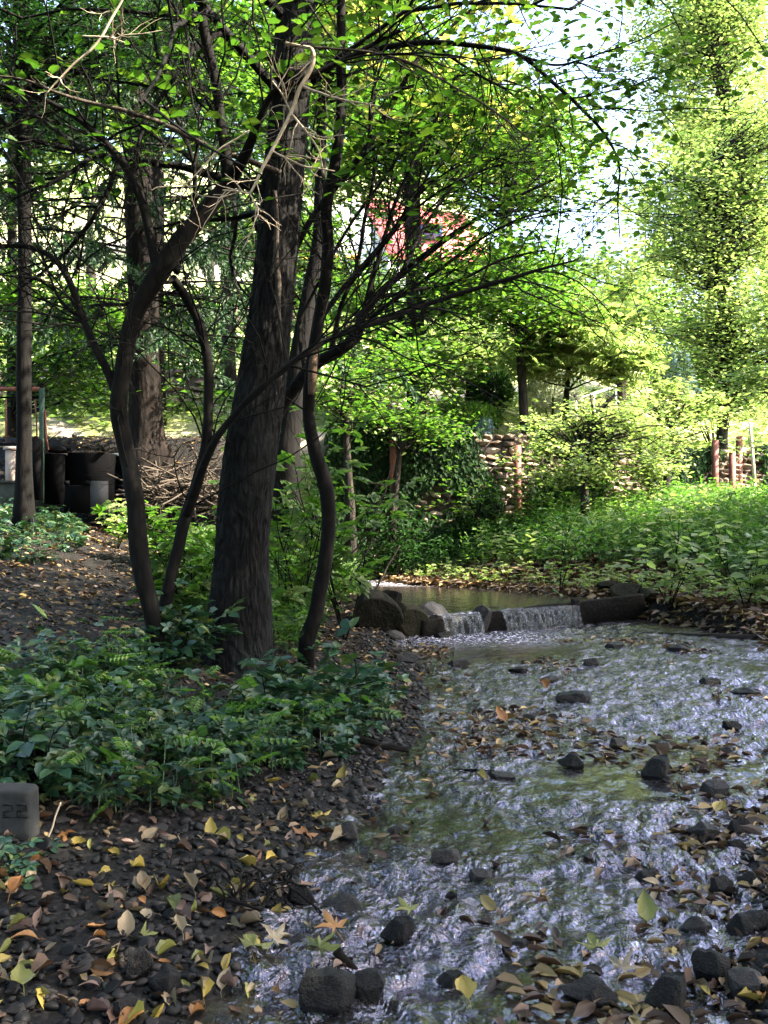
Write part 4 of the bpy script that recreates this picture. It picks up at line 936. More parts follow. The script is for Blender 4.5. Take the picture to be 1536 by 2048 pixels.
# yellow spray, built as one more young tree close by
shrub('lime_leaved_tree', 'young tree with pale yellow leaves spread below the sky gap', 'tree', [
 [(500, 1100, 7.4, 14), (530, 800, 7.3, 14), (590, 500, 7.2, 13), (730, 300, 7.1, 12), (800, 180, 7.0, 10), (850, 100, 7.0, 8), (930, 30, 7.0, 6), (1020, -40, 7.0, 4)],
 [(800, 180, 7.0, 8), (870, 160, 6.8, 6), (950, 150, 6.7, 5), (1040, 170, 6.6, 4), (1090, 200, 6.6, 3)],
 [(735, 300, 7.1, 7), (840, 260, 6.9, 5), (920, 230, 6.8, 4), (1000, 230, 6.8, 3)],
 [(735, 290, 7.1, 7), (750, 180, 7.1, 5), (740, 90, 7.1, 4), (720, 20, 7.1, 3)],
 ], 66, M['bark_shrub'], 10, .6, .004, M['leaf_lime'], T_LEAF, .11, 1, lambda q, r: pxof(q)[1] < 300 and pxof(q)[0] < 1040 and r.uniform() < .6, lev=1, kids=4, jit=.03)

# ---- sunlit dead branch
def deadbranch(label, limbs, seed, mat):
    root = None; limbs = [[(a, b, c, w * .85) for a, b, c, w in l] for l in limbs]
    r = np.random.default_rng(seed)
    for i, c in enumerate(limbs):
        p, rad = limb(c, 7 * len(c)); p = p + .004 * np.stack([vn(p * 14, seed), vn(p * 14, seed + 1), vn(p * 14, seed + 2)], -1)
        if root is None: root = thing('dead_branch', label, 'branch', tuple(p[0]), 'bare dead branches hanging in front of the trees')
        mb = MB(); mb.tube(p, rad, 7)
        tips = []
        for _ in range(5):
            j = int(r.integers(4, len(p) - 2)); spray(mb, p[j], side(p[j + 1] - p[j], .8, r), r.uniform(.08, .25), .003, 1, r, tips, 0, 2, .2)
        mb.build('limb' if i == 0 else 'twig', mat, root, smooth=True)
M['bark_sun'] = bark_mat('sun_tinted_twig_bark', (.30, .23, .16), (.60, .50, .38), s=(40, 40, 20), bump=.3, dist=.003)  # pale colour puts direct sunlight into the bark of the hanging branches
deadbranch('crooked dead branch coloured as sunlit, hanging across the upper big trunk', [
 [(572, 86, 4.6, 8), (600, 92, 4.6, 8), (623, 98, 4.6, 9), (626, 125, 4.6, 10), (612, 155, 4.6, 10), (596, 185, 4.6, 10), (582, 225, 4.6, 9), (560, 270, 4.6, 8), (542, 305, 4.6, 8), (518, 350, 4.6, 7), (500, 388, 4.6, 5)],
 [(606, 172, 4.6, 7), (650, 190, 4.55, 6), (700, 202, 4.5, 5), (760, 212, 4.5, 3)],
 [(584, 230, 4.6, 6), (612, 262, 4.6, 5), (636, 300, 4.6, 4), (648, 350, 4.6, 3)],
 [(545, 300, 4.6, 5), (575, 318, 4.6, 5), (610, 332, 4.6, 5), (668, 342, 4.6, 3)],
 [(500, 388, 4.6, 5), (470, 382, 4.6, 4), (445, 380, 4.6, 3)],
 [(582, 225, 4.6, 4), (565, 190, 4.6, 4), (545, 162, 4.6, 3)], [(500, 388, 4.6, 3), (508, 405, 4.6, 3), (522, 425, 4.6, 2)]], 71, M['bark_sun'])
deadbranch('long brown dead branch arching right from the crooked branch', [
 [(622, 96, 4.7, 6), (700, 100, 4.7, 6), (780, 112, 4.7, 6), (850, 140, 4.7, 6), (920, 180, 4.7, 5), (980, 218, 4.7, 5), (1050, 270, 4.7, 4), (1062, 300, 4.7, 2)],
 [(980, 218, 4.7, 3), (1040, 300, 4.7, 2), (1080, 370, 4.7, 2)]], 72, M['bark_twig'])
deadbranch('smooth grey branch slanting across the upper left towards the big trunk', [
 [(562, 345, 5.15, 13), (500, 322, 5.1, 14), (440, 302, 5.1, 13), (380, 275, 5.0, 12), (320, 245, 5.0, 11), (250, 222, 4.9, 10), (180, 205, 4.9, 9), (110, 185, 4.8, 7), (50, 160, 4.8, 5), (-30, 150, 4.8, 4)]], 73, M['bark_twig'])
deadbranch('thin pale twigs crossing in the upper left corner', [
 [(250, -10, 4.4, 5), (228, 30, 4.4, 6), (190, 90, 4.4, 6), (140, 135, 4.4, 5), (90, 190, 4.4, 3)], [(165, 72, 4.4, 4), (215, 74, 4.4, 4), (250, 84, 4.4, 3)],
 [(500, 260, 4.4, 4), (440, 300, 4.4, 4), (400, 340, 4.4, 3), (340, 400, 4.4, 2)]], 74, M['bark_sun'])
deadbranch('brown arched twig right of the S curved stem above the dark wall', [
 [(690, 1180, 7.6, 6), (740, 1090, 7.6, 5), (752, 1020, 7.6, 5), (772, 980, 7.6, 4), (760, 968, 7.6, 3), (735, 966, 7.6, 2)], [(660, 1140, 7.6, 5), (710, 1100, 7.6, 4), (765, 1040, 7.6, 3)]], 75, M['bark_twig'])
deadbranch('dead stick leaning over the pool from the boulders', [
 [(744, 1200, 8.9, 7), (752, 1180, 8.9, 6), (766, 1150, 8.9, 4), (800, 1090, 8.9, 3)]], 76, M['bark_twig'])

# ---- left dark trunk, others
bg_tree('conifer', 'straight black trunk nearest the left edge beside the gate', None, [(48, 1022, 9, 38), (48, 900, 9, 30), (48, 700, 9, 29), (50, 500, 9, 27), (48, 400, 9, 28), (46, 250, 9, 32), (48, 0, 9, 44), (50, -500, 9, 40), (50, -1100, 9, 14)],
  [(60, 120, 9, .9, .7, .9), (180, 30, 8.8, .8, .6, .6), (40, -300, 9, 1.3, 1.2, 1.8), (20, 330, 9.2, .35, .3, .35), (300, -20, 9, .8, .6, .4)], 300, 130, .07, M['needle'], M['bark_black'], 81, T=T_NEED, spread=.2, flat=.8, tk=24)

def conifer(name, label, group, trunk, seed, bmat, hr, Lr, n, nd, mat, tk=24):
    r = np.random.default_rng(seed); p, rad = limb(trunk, 10 * len(trunk)); g = hz(p[0][0], p[0][1]); p[0][2] = min(p[0][2], g) - .1
    t = thing(name, label, 'tree', (p[0][0], p[0][1], p[0][2] + .1), group)
    mb = MB(); mb.tube(p, rad, tk, disp=bark_disp(seed, .06, (.06, .3))); mb.build('trunk', bmat, t, smooth=True)
    bb = MB(); lv = MB(); pos = []; dr = []
    for k in range(n):
        z = r.uniform(*hr); i = int(np.argmin(np.abs(p[:, 2] - z))); a = r.uniform(0, 6.28); Lb = r.uniform(*Lr) * (1.15 - .5 * (z - hr[0]) / (hr[1] - hr[0]))
        q = twigpath(p[i], A([math.cos(a), math.sin(a), .1]), Lb, 8, .06, .035, r); bb.tube(q, np.linspace(.018, .004, 9), 4, cap=False)
        for j in range(2, 9):
            for _ in range(3):
                d = A([math.cos(a + r.choice([-1, 1]) * r.uniform(.5, 1.3)), math.sin(a + r.uniform(-1.2, 1.2)), -.5])
                w = twigpath(q[j], d, r.uniform(.2, .5), 4, .1, .16, r); bb.tube(w, A([.005, .004, .003, .003, .002]), 3, cap=False)
                s = r.uniform(0, 4, nd); si = np.minimum(s.astype(int), 3); pos.append(w[si] + (w[si + 1] - w[si]) * (s - si)[:, None]); dd = (w[si + 1] - w[si]) * 3; dr.append(dd / np.linalg.norm(dd, axis=1)[:, None] + r.normal(0, .6, (nd, 3)))
    pos = np.concatenate(pos); dr = np.concatenate(dr); m = len(pos)
    lv.scatter(T_NEED[0] * A([1.0, 1, 1]), T_NEED[1], pos, orient(dr, r.normal(0, 1, (m, 3))), .075 * r.uniform(.6, 1.2, m))
    bb.build('branches', bmat, t); lv.build('crown', mat, t)
conifer('conifer', 'thick reddish conifer trunk rising behind the curved shrub stems', None, [(296, 905, 12, 82), (292, 870, 12, 72), (290, 780, 12, 64), (288, 650, 12, 60), (282, 500, 12, 58), (276, 350, 12, 56), (270, 150, 12, 52), (268, -50, 12, 48), (266, -600, 12, 26), (266, -900, 12, 6)], 82, M['bark_red'], (2.9, 9), (1.4, 3.0), 120, 46, M['needle'])
bg_tree('tree', 'slim reddish trunk just right of the thick conifer', None, [(316, 760, 15, 28), (314, 600, 15, 26), (316, 400, 15, 26), (312, 200, 15, 24), (310, -100, 15, 18)],
  [(330, 60, 15, 1.6, 1, 1.2), (400, 200, 15, 1.1, 1, .8)], 60, 90, .12, M['leaf_green'], M['bark_red'], 83)
bg_tree('tree', 'pale sunlit trunk between the curved stem and the big trunk', None, [(462, 850, 16, 34), (458, 760, 16, 31), (456, 650, 16, 28), (455, 560, 16, 26), (452, 300, 16, 24), (450, 0, 16, 18)],
  [(430, 300, 16, 1.3, 1, 1.3), (470, 120, 16, 1.5, 1.2, 1.0), (520, 420, 16.5, .8, .8, .6)], 90, 90, .13, M['leaf_green'], M['bark_bg'], 84)
bg_tree('tree', 'thin brown trunk at the far left edge behind the black one', None, [(22, 1000, 13.5, 24), (24, 850, 13.5, 22), (24, 700, 13.5, 20), (24, 400, 13.5, 18), (22, 100, 13.5, 14)],
  [(90, 640, 13, .8, .7, .8), (30, 480, 13.3, .5, .6, 1.0), (150, 760, 13, .9, .6, .4)], 70, 80, .11, M['leaf_green'], M['bark_bg'], 85)
bg_tree('tree', 'dark broad trunk half hidden behind the right side of the big trunk', None, [(572, 900, 10.5, 52), (586, 800, 10.5, 44), (600, 700, 10.5, 38), (616, 600, 10.5, 32), (634, 500, 10.5, 26), (640, 400, 10.5, 24), (645, 100, 10.5, 18), (645, -200, 10.5, 12)],
  [(660, 60, 10.5, 1.2, 1, .7), (560, -20, 10.5, 1.2, 1, .6)], 100, 90, .10, M['leaf_green'], M['bark_black'], 86, start=.5)
bg_tree('tree', 'straight brown trunk above the retaining wall in front of the red roof', None, [(834, 880, 15, 44), (832, 800, 15, 38), (832, 700, 15, 36), (830, 600, 15, 34), (826, 480, 15, 34), (824, 350, 15, 32), (820, 100, 15, 28), (818, -200, 15, 16)],
  [(760, 620, 15, 1.0, .9, .55), (900, 580, 15, 1.2, 1, .55), (830, 720, 15, 1.2, .9, .35), (800, 230, 15, 1.5, 1.2, .8), (720, 330, 15, .7, .7, .6)], 210, 90, .12, M['leaf_green'], M['bark_bg'], 87)
bg_tree('tree', 'thin mottled sunlit trunk standing on top of the retaining wall', None, [(1054, 880, 14.9, 24), (1048, 830, 14.9, 19), (1044, 760, 14.9, 18), (1036, 660, 14.9, 17), (1026, 560, 14.9, 15), (1018, 440, 14.9, 12), (1010, 300, 14.9, 9), (1000, 150, 14.9, 6)],
  [(1000, 560, 14.9, 1.0, .9, .6), (1090, 640, 14.5, .8, .8, .45), (950, 400, 15, .8, .7, .7), (1040, 330, 15, .9, .8, .7)], 150, 90, .10, M['leaf_green'], M['bark_bg'], 88)
# wall mound shrubs and layered small trees
bg_tree('layered_shrub', 'low layered green tree spilling over the middle of the retaining wall', None, [(1170, 1000, 13.2, 16), (1165, 930, 13.3, 14), (1170, 870, 13.3, 12), (1200, 820, 13.4, 9), (1230, 790, 13.4, 6)],
  [(1180, 850, 13.5, .9, .6, .28), (1250, 830, 13.5, .8, .6, .25), (1130, 930, 13.2, .7, .5, .3), (1240, 920, 13.3, .7, .5, .35), (1310, 860, 13.7, .4, .5, .2)], 120, 60, .07, M['leaf_bright'], M['bark_bg'], 89, spread=.17, flat=.3, cat='shrub')
bg_tree('layered_shrub', 'yellow green shrub with feathery tips at the right end of the wall top', None, [(1330, 1000, 14.4, 16), (1340, 900, 14.6, 12), (1350, 820, 14.8, 8), (1350, 760, 14.8, 5)],
  [(1330, 800, 14.8, .8, .6, .28), (1380, 830, 14.8, .5, .5, .22), (1290, 880, 14.5, .5, .5, .25), (1330, 930, 14.2, .35, .4, .25)], 90, 60, .075, M['leaf_bright'], M['bark_bg'], 90, spread=.17, flat=.3, cat='shrub')
bg_tree('rowan_tree', 'small vivid green tree with feathery leaves behind the wall', None, [(1130, 860, 15.5, 14), (1135, 760, 15.5, 11), (1142, 660, 15.5, 9), (1148, 560, 15.5, 6)],
  [(1130, 650, 15.3, .65, .5, .35), (1190, 700, 15.3, .55, .5, .35), (1090, 710, 15.2, .35, .4, .25), (1240, 730, 15.3, .4, .4, .2)], 80, 26, .34, M['leaf_bright'], M['bark_bg'], 91, T=T_PIN, spread=.22, flat=.5)
# right hand big trees
bg_tree('tall_tree', 'tall airy sunlit tree with a leaning trunk at the upper right', None, [(1560, 960, 19, 34), (1548, 700, 19, 32), (1530, 500, 19, 30), (1500, 340, 19, 32), (1470, 240, 19, 30), (1436, 140, 19, 26), (1400, 0, 19, 20), (1370, -200, 19, 12)],
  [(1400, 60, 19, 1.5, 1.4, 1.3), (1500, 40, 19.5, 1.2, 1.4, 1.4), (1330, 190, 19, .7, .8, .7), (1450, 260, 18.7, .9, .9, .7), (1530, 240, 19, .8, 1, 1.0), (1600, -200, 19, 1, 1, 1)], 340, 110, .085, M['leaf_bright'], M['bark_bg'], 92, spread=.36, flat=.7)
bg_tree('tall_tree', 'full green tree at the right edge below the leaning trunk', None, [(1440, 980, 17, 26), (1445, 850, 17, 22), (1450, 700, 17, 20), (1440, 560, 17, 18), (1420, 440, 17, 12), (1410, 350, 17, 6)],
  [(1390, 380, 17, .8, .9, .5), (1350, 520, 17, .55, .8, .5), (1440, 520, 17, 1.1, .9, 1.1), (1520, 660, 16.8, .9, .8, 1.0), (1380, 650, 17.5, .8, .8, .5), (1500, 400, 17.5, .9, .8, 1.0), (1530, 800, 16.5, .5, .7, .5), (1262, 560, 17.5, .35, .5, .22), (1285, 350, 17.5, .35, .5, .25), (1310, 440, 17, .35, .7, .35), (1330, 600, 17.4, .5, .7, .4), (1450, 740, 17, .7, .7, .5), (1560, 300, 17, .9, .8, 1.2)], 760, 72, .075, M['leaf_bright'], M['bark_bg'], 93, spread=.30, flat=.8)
bg_tree('tree', 'dark stemmed tree behind the two little blue conifers', None, [(1452, 880, 22, 22), (1455, 800, 22, 20), (1450, 700, 22, 18), (1440, 560, 22, 12)],
  [(1420, 720, 22, 1.4, 1, 1.0), (1500, 760, 22, 1.0, 1, .9), (1300, 640, 23, 1.1, 1, .7), (1240, 620, 24, .9, 1, .5), (1400, 800, 22, .9, .8, .4)], 240, 100, .11, M['leaf_green'], M['bark_bg'], 94)
bg_tree('tree', 'broad tree overhanging from the right edge above the nettles', None, [(1640, 1000, 12, 30), (1630, 900, 12, 26), (1620, 700, 12, 22), (1610, 500, 12, 16)],
  [(1530, 860, 12, .35, .5, .35), (1520, 760, 12, .3, .5, .3), (1540, 940, 12, .25, .4, .2), (1600, 600, 12, .5, .6, .8)], 80, 80, .08, M['leaf_bright'], M['bark_bg'], 95, spread=.2)
# middle and left background foliage
BGT = [((520, 24, 1), (700, 560), [(650, 560, 24, 1.6, 1.2, 1.0), (560, 480, 24, 1.6, 1.2, .9)], 'leaf_green', 'mid green tree filling the gap between big trunk and roofs'),
 ((930, 26, 1), (1000, 620), [(960, 610, 26, 2.2, 1.4, .9), (1080, 560, 26, 1.6, 1.4, .7), (1180, 560, 26, 1.2, 1.4, .5)], 'leaf_green', 'bushy tree on the hillside below the red roof'),
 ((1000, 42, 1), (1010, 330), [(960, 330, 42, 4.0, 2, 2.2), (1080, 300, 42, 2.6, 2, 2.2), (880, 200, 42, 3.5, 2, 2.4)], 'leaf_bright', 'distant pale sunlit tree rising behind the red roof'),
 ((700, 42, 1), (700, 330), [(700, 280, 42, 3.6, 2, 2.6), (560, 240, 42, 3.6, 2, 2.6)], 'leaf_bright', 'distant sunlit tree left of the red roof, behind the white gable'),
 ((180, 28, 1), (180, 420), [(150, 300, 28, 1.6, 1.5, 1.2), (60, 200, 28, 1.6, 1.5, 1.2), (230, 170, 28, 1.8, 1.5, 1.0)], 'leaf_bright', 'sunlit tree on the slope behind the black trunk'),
 ((420, 32, 1), (420, 260), [(400, 180, 32, 2.2, 2, 1.4), (520, 60, 32, 2.2, 2, 1.4), (330, 60, 32, 2, 2, 1.5)], 'leaf_bright', 'sunlit tree high on the slope behind the conifer'),
 ((120, 18, 1), (110, 700), [(130, 730, 17, 1.0, .8, .5), (200, 810, 16, .8, .7, .5), (110, 830, 15.5, .7, .6, .35), (200, 640, 18, .8, .8, .6)], 'leaf_green', 'leafy young tree beside the gate in front of the stone terrace'),
 ((400, 17, 1), (395, 760), [(390, 720, 17, .8, .7, .5), (350, 640, 18, .7, .7, .5), (420, 840, 16, .5, .5, .25)], 'leaf_green', 'loose bush between the conifer and the pale trunk'),
 ((700, 12, 1), (690, 800), [(680, 780, 12, .5, .6, .4), (760, 730, 12.5, .5, .6, .35)], 'leaf_green', 'small leafy tree between the S curved stem and the wall'),
 ((780, 13.6, 1), (800, 900), [(790, 840, 13.7, .7, .35, .10), (870, 862, 13.8, .4, .3, .10)], 'leaf_green', 'overgrown creeper bush hanging over the dark part of the wall'),
 ((1240, 21, 1), (1240, 560), [(1230, 570, 21, 1.0, .9, .5), (1180, 630, 20.5, 1.0, .9, .4), (1290, 650, 20, .8, .8, .45)], 'leaf_bright', 'fresh green tree on the slope left of the blue conifers'),
 ((900, 20, 1), (880, 600), [(880, 620, 20, 1.1, .9, .45), (960, 560, 20, 1.0, .9, .4), (780, 680, 19, .8, .8, .4)], 'leaf_green', 'leafy tree on the slope under the dormer of the red roof'),
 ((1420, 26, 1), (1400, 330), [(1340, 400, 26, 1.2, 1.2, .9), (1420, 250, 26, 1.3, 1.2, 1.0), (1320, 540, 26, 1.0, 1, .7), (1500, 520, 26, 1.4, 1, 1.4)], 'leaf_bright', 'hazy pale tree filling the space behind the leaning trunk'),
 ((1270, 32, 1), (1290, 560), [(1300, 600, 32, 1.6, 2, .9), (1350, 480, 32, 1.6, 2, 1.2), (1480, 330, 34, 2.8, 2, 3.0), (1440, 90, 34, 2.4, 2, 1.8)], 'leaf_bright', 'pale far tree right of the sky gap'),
 ((940, 17, 1), (930, 700), [(900, 690, 17, .9, .8, .4), (960, 740, 17, .7, .7, .3), (1050, 720, 17, .7, .7, .35)], 'leaf_bright', 'sunny bush on the terrace above the dark globe shrub')]
for i, ((tx, Y, _), (bx, by), blobs, mt, lab) in enumerate(BGT):
    zb = hz((tx - 768) * Y / F, Y); pyb = 1024 - (zb - H) * F / Y; n = sum(b[3] * b[5] for b in blobs) / 1.0
    w = 26 if Y < 30 else 16
    big = Y > 24
    bg_tree('background_tree', lab, None, [(tx, pyb + 6, Y, w), (tx + 2, (pyb * 2 + by) / 3, Y, w * .8), ((tx + bx) / 2, (pyb + 2 * by) / 3, Y, w * .6), (bx, by, Y, w * .4)], blobs,
            int((11 if big else 52) * n) + 14, 80 if big else 90, .24 if big else (.085 if Y < 15 else .12), M[mt], M['bark_bg'], 120 + i, spread=.55 if big else .26, flat=.45, tk=10)

# ---- sapling with larger leaves beside S curved stem
def sapling(name, label, cat, px, py, Y, h, nst, T, size, mat, seed, spread=.35, group=None, per=7):
    r = np.random.default_rng(seed); x, y = (px - 768) * Y / F, Y; z = hz(x, y)
    t = thing(name, label, cat, (x, y, z), group); mb = MB(); lv = MB(); tips = []
    for k in range(nst):
        a = r.uniform(0, 6.28); d = A([math.cos(a) * spread, math.sin(a) * spread, 1])
        spray(mb, A([x, y, z - .02]), d, h * r.uniform(.7, 1.15), .007, 1, r, tips, .02, per, .08)
    mb.build('stems', M['bark_shrub'], t)
    pts = [q[0] for q in tips if q[0][2] > z + h * .15]; leaves_at(lv, pts, T, size, r, 1, .03, .4); lv.build('foliage', mat, t)
SA = 'leafy bushes under the trees'
for a in [('elder_bush', 'leafy bush with large green leaves behind the S curved stem', 690, 1150, 7.6, 1.25, 5, T_FIVE, .17, 'leaf_green'),
          ('elder_bush', 'green bush between the big trunk and the S curved stem', 590, 1150, 7.2, 1.1, 6, T_FIVE, .15, 'leaf_green'),
          ('elder_bush', 'low green bush between the two curved shrub stems', 380, 1190, 6.4, .5, 4, T_FIVE, .14, 'leaf_green'),
          ('elder_bush', 'small bush in front of the brushwood heap', 300, 1060, 8.6, .4, 3, T_FIVE, .14, 'leaf_green'),
          ('elder_bush', 'bush at the foot of the brushwood heap beside the big trunk', 410, 1080, 8.4, .35, 4, T_FIVE, .14, 'leaf_green'),
          ('elder_bush', 'small bright sprig in front of the black compost bin', 235, 1040, 9.6, .45, 2, T_FIVE, .15, 'leaf_bright'),
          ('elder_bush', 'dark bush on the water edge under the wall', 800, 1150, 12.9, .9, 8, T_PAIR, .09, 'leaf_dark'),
          ('elder_bush', 'dark bush climbing the wall left of the sunlit stones', 940, 1060, 13.9, 1.0, 6, T_FIVE, .10, 'leaf_green'),
          ('elder_bush', 'leafy bush against the wall below the thin mottled trunk', 1100, 1060, 13.9, 1.0, 6, T_FIVE, .10, 'leaf_green'),
          ('elder_bush', 'bush against the wall under the layered tree', 1190, 1030, 14.3, .9, 6, T_FIVE, .11, 'leaf_green'),
          ('elder_bush', 'bush at the foot of the wall towards the rusty rails', 1290, 1020, 14.7, .9, 6, T_FIVE, .11, 'leaf_bright'),
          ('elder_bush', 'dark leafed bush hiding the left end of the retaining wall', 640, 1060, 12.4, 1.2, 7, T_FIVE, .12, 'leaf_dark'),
          ('weed', 'taller weed with thin stem standing in the nettles', 1120, 1100, 10.6, .8, 2, T_PAIR, .08, 'leaf_herb'),
          ('weed', 'leafy yellow green weed standing at the right among the nettles', 1340, 1130, 9.6, .75, 4, T_LEAF, .12, 'leaf_bright'),
          ('weed', 'leafy weed clump at the right edge of the nettle bank', 1490, 1140, 9.0, .65, 4, T_LEAF, .12, 'leaf_bright')]:
    nm, lab, px, py, Y, h, ns, T_, sz, mt = a
    sapling(nm, lab, 'bush' if nm != 'weed' else 'plant', px, py, Y, h, ns, T_, sz, M[mt], int(px * 7 + Y * 3), group=SA if nm != 'weed' else 'weeds on the nettle bank')
sapling('bramble_shoot', 'bramble shoot with large leaves at the foot of the big trunk', 'plant', 520, 1400, 4.5, .18, 3, T_TRI, .15, M['leaf_shade'], 5, .8)
sapling('bramble_shoot', 'bramble shoot leaning over the shore right of the big trunk', 'plant', 640, 1400, 4.7, .30, 4, T_TRI, .14, M['leaf_shade'], 6, .8)
sapling('bramble_shoot', 'bramble shoot drooping over the carved stone', 'plant', 110, 1560, 3.1, .26, 4, T_TRI, .13, M['leaf_shade'], 8, .8)
sapling('bramble_shoot', 'small seedling growing in front of the carved stone', 'plant', 25, 1680, 2.55, .07, 3, T_TRI, .05, M['leaf_shade'], 9, .6)
sapling('bramble_shoot', 'pale leaved bramble shoot under the leaning stem', 'plant', 330, 1320, 5.0, .30, 4, T_TRI, .14, M['leaf_shade'], 10, .7)

# garden: globe shrub, silver bush, blue conifers
def blob_shrub(name, label, px, py, Y, rx, rz, n, size, mat, seed, T=T_RHOMB, cone=False):
    r = np.random.default_rng(seed); x = (px - 768) * Y / F; z = H + (1024 - py) * Y / F
    zg = hz(x, Y); t = thing(name, label, 'shrub', (x, Y, zg))
    mb = MB()
    for _ in range(8): mb.tube(twigpath(A([x, Y, zg - .05]), A([r.normal(0, .4), r.normal(0, .4), 1]), max(.2, z - zg + rz * .5), 5, .1, 0, r), np.linspace(.02, .006, 6), 4, cap=False)
    mb.build('stems', M['bark_bg'], t)
    if cone:
        h = r.uniform(0, 1, n); a = r.uniform(0, 6.28, n); rr = rx * (1 - h) ** .9 * (.75 + .35 * r.uniform(0, 1, n)) * (1 + .15 * np.sin(h * 40))
        pos = np.column_stack([x + rr * np.cos(a), Y + rr * np.sin(a), z - rz + 2 * rz * h]); d = np.column_stack([np.cos(a), np.sin(a), np.full(n, .35)]) + r.normal(0, .3, (n, 3))
    else:
        v = disc(r, n); v /= (np.linalg.norm(v, axis=1)[:, None]) ** .6; pos = A([x, Y, z]) + v * A([rx, rx, rz]) * (1 + .12 * vn(v * 3, seed))[:, None]; d = v + r.normal(0, .5, (n, 3)) + A([0, 0, .4])
    lv = MB(); lv.scatter(T[0], T[1], pos, orient(d, r.normal(0, 1, (n, 3))), size * r.uniform(.6, 1.3, n)); lv.build('foliage', mat, t)
blob_shrub('globe_shrub', 'round dark green clipped conifer on the terrace above the wall', 986, 784, 16.5, .30, .34, 5200, .085, M['needle'], 3, T_NEED)
blob_shrub('silver_bush', 'silvery grey airy bush right of the dark globe shrub', 1100, 785, 16.8, .42, .30, 2600, .10, M['leaf_silver'], 4, T_NEED)
blob_shrub('blue_conifer', 'left blue grey conifer, the paler and nearer of two', 1334, 735, 19.5, .26, .38, 5200, .09, M['needle_blue'], 5, T_NEED, True)
blob_shrub('blue_conifer', 'right blue grey conifer, the darker of two', 1366, 746, 20, .26, .40, 5200, .09, M['needle_blue'], 6, T_NEED, True)
blob_shrub('cushion_shrub', 'low dark bluish cushion shrub below the blue conifers', 1430, 812, 18, .45, .16, 2600, .09, M['needle'], 7)
blob_shrub('cushion_shrub', 'low mossy green mound on the wall top left of the thin trunk', 930, 838, 15.2, .55, .22, 5000, .06, M['leaf_green'], 8)
blob_shrub('cushion_shrub', 'small blue green spiky plant hanging over the wall beside the sunlit stones', 967, 855, 14.8, .12, .14, 1200, .06, M['needle_blue'], 9, T_NEED)

# ================================================================== WALLS, BUILT THINGS
def stonewall(name, label, path, z0, z1, seed, mat=M['wallstone'], sx=.17, sz=.10, th=.30, batter=.0):
    """path: list of (x, y) along the front foot"""
    r = np.random.default_rng(seed); pth = A(path, float); seg = np.linalg.norm(np.diff(pth, axis=0), axis=1); Lt = seg.sum(); cs = np.concatenate([[0], np.cumsum(seg)])
    def at(s): return np.column_stack([np.interp(s, cs, pth[:, 0]), np.interp(s, cs, pth[:, 1])])
    t = thing(name, label, 'wall', (float(pth[0, 0]), float(pth[0, 1]), float(np.min(z0(pth[:, 0])) if callable(z0) else z0)))
    n = int(Lt / .3) + 2; s = np.linspace(0, Lt, n); q = at(s); tn = np.gradient(q, axis=0); tn /= np.linalg.norm(tn, axis=1)[:, None]; nr = np.column_stack([tn[:, 1], -tn[:, 0]])
    zb = z0(q[:, 0]) if callable(z0) else np.full(n, z0); zt = z1(q[:, 0]) if callable(z1) else np.full(n, z1)
    mb = MB(); prof = []
    for i in range(n):
        f = q[i]; b = q[i] - nr[i] * th
        prof.append([[f[0], f[1], zb[i]], [f[0], f[1], zt[i]], [b[0], b[1], zt[i]], [b[0], b[1], zb[i]]])
    V = A(prof).reshape(-1, 3); i = np.arange(n - 1)[:, None] * 4; j = np.arange(4)[None]; j2 = (j + 1) % 4
    mb.add(V, np.stack([i + j, i + 4 + j, i + 4 + j2, i + j2], -1).reshape(-1, 4)); mb.f.append(A([[0, 1, 2, 3]])); mb.f.append(A([[4 * n - 1, 4 * n - 2, 4 * n - 3, 4 * n - 4]]))
    mb.build('core', M['mortar'], t)
    st = MB(); zmin = zb.min(); row = 0; z = zmin
    tm = [rockverts(900 + k, I2, 16, .05, (.34, .58)) for k in range(6)]; PP = [[] for _ in range(6)]
    while z < zt.max():
        s_ = r.uniform(0, sx); h = sz * r.uniform(.7, 1.25)
        while s_ < Lt:
            w = sx * r.uniform(.55, 1.5); c = at(A([s_ + w / 2]))[0]; k = int(np.clip(np.argmin(np.abs(s - s_)), 0, n - 1))
            if zb[k] - .05 < z < zt[k] + .02 and r.uniform() > .04: PP[int(r.integers(0, 6))].append((c[0] + nr[k, 0] * .02 * r.normal(), c[1] + nr[k, 1] * .02 * r.normal(), z + h / 2, w * .53, .10 + .03 * r.normal(), h * .56, math.atan2(tn[k, 1], tn[k, 0])))
            s_ += w
        z += h
    for k in range(6):
        if not PP[k]: continue
        Q = A(PP[k]); m = len(Q); a = Q[:, 6]; Rm = np.zeros((m, 3, 3)); Rm[:, 0, 0] = np.cos(a); Rm[:, 1, 0] = np.sin(a); Rm[:, 0, 1] = -np.sin(a); Rm[:, 1, 1] = np.cos(a); Rm[:, 2, 2] = 1
        st.scatter(tm[k], IF2, Q[:, :3], Rm, Q[:, 3:6])
    st.build('masonry', mat, t); return t
xs_ = np.linspace(-.75, 8.5, 24)
wt = stonewall('retaining_wall', 'rubble stone retaining wall above the stream, partly sunlit and overgrown', [(x, float(ywall(x))) for x in xs_], lambda x: hgt(x, ywall(x) - .3) - .15, lambda x: hgt(x, ywall(x) + .9) - .06, 5)
r = np.random.default_rng(55); n = 24000
xx = r.uniform(-.8, 8.2, n); u = r.uniform(0, 1, n)
zb_ = hgt(xx, ywall(xx) - .3); zt_ = hgt(xx, ywall(xx) + .9); hh_ = zb_ + (zt_ - zb_ + .08) * u ** .8
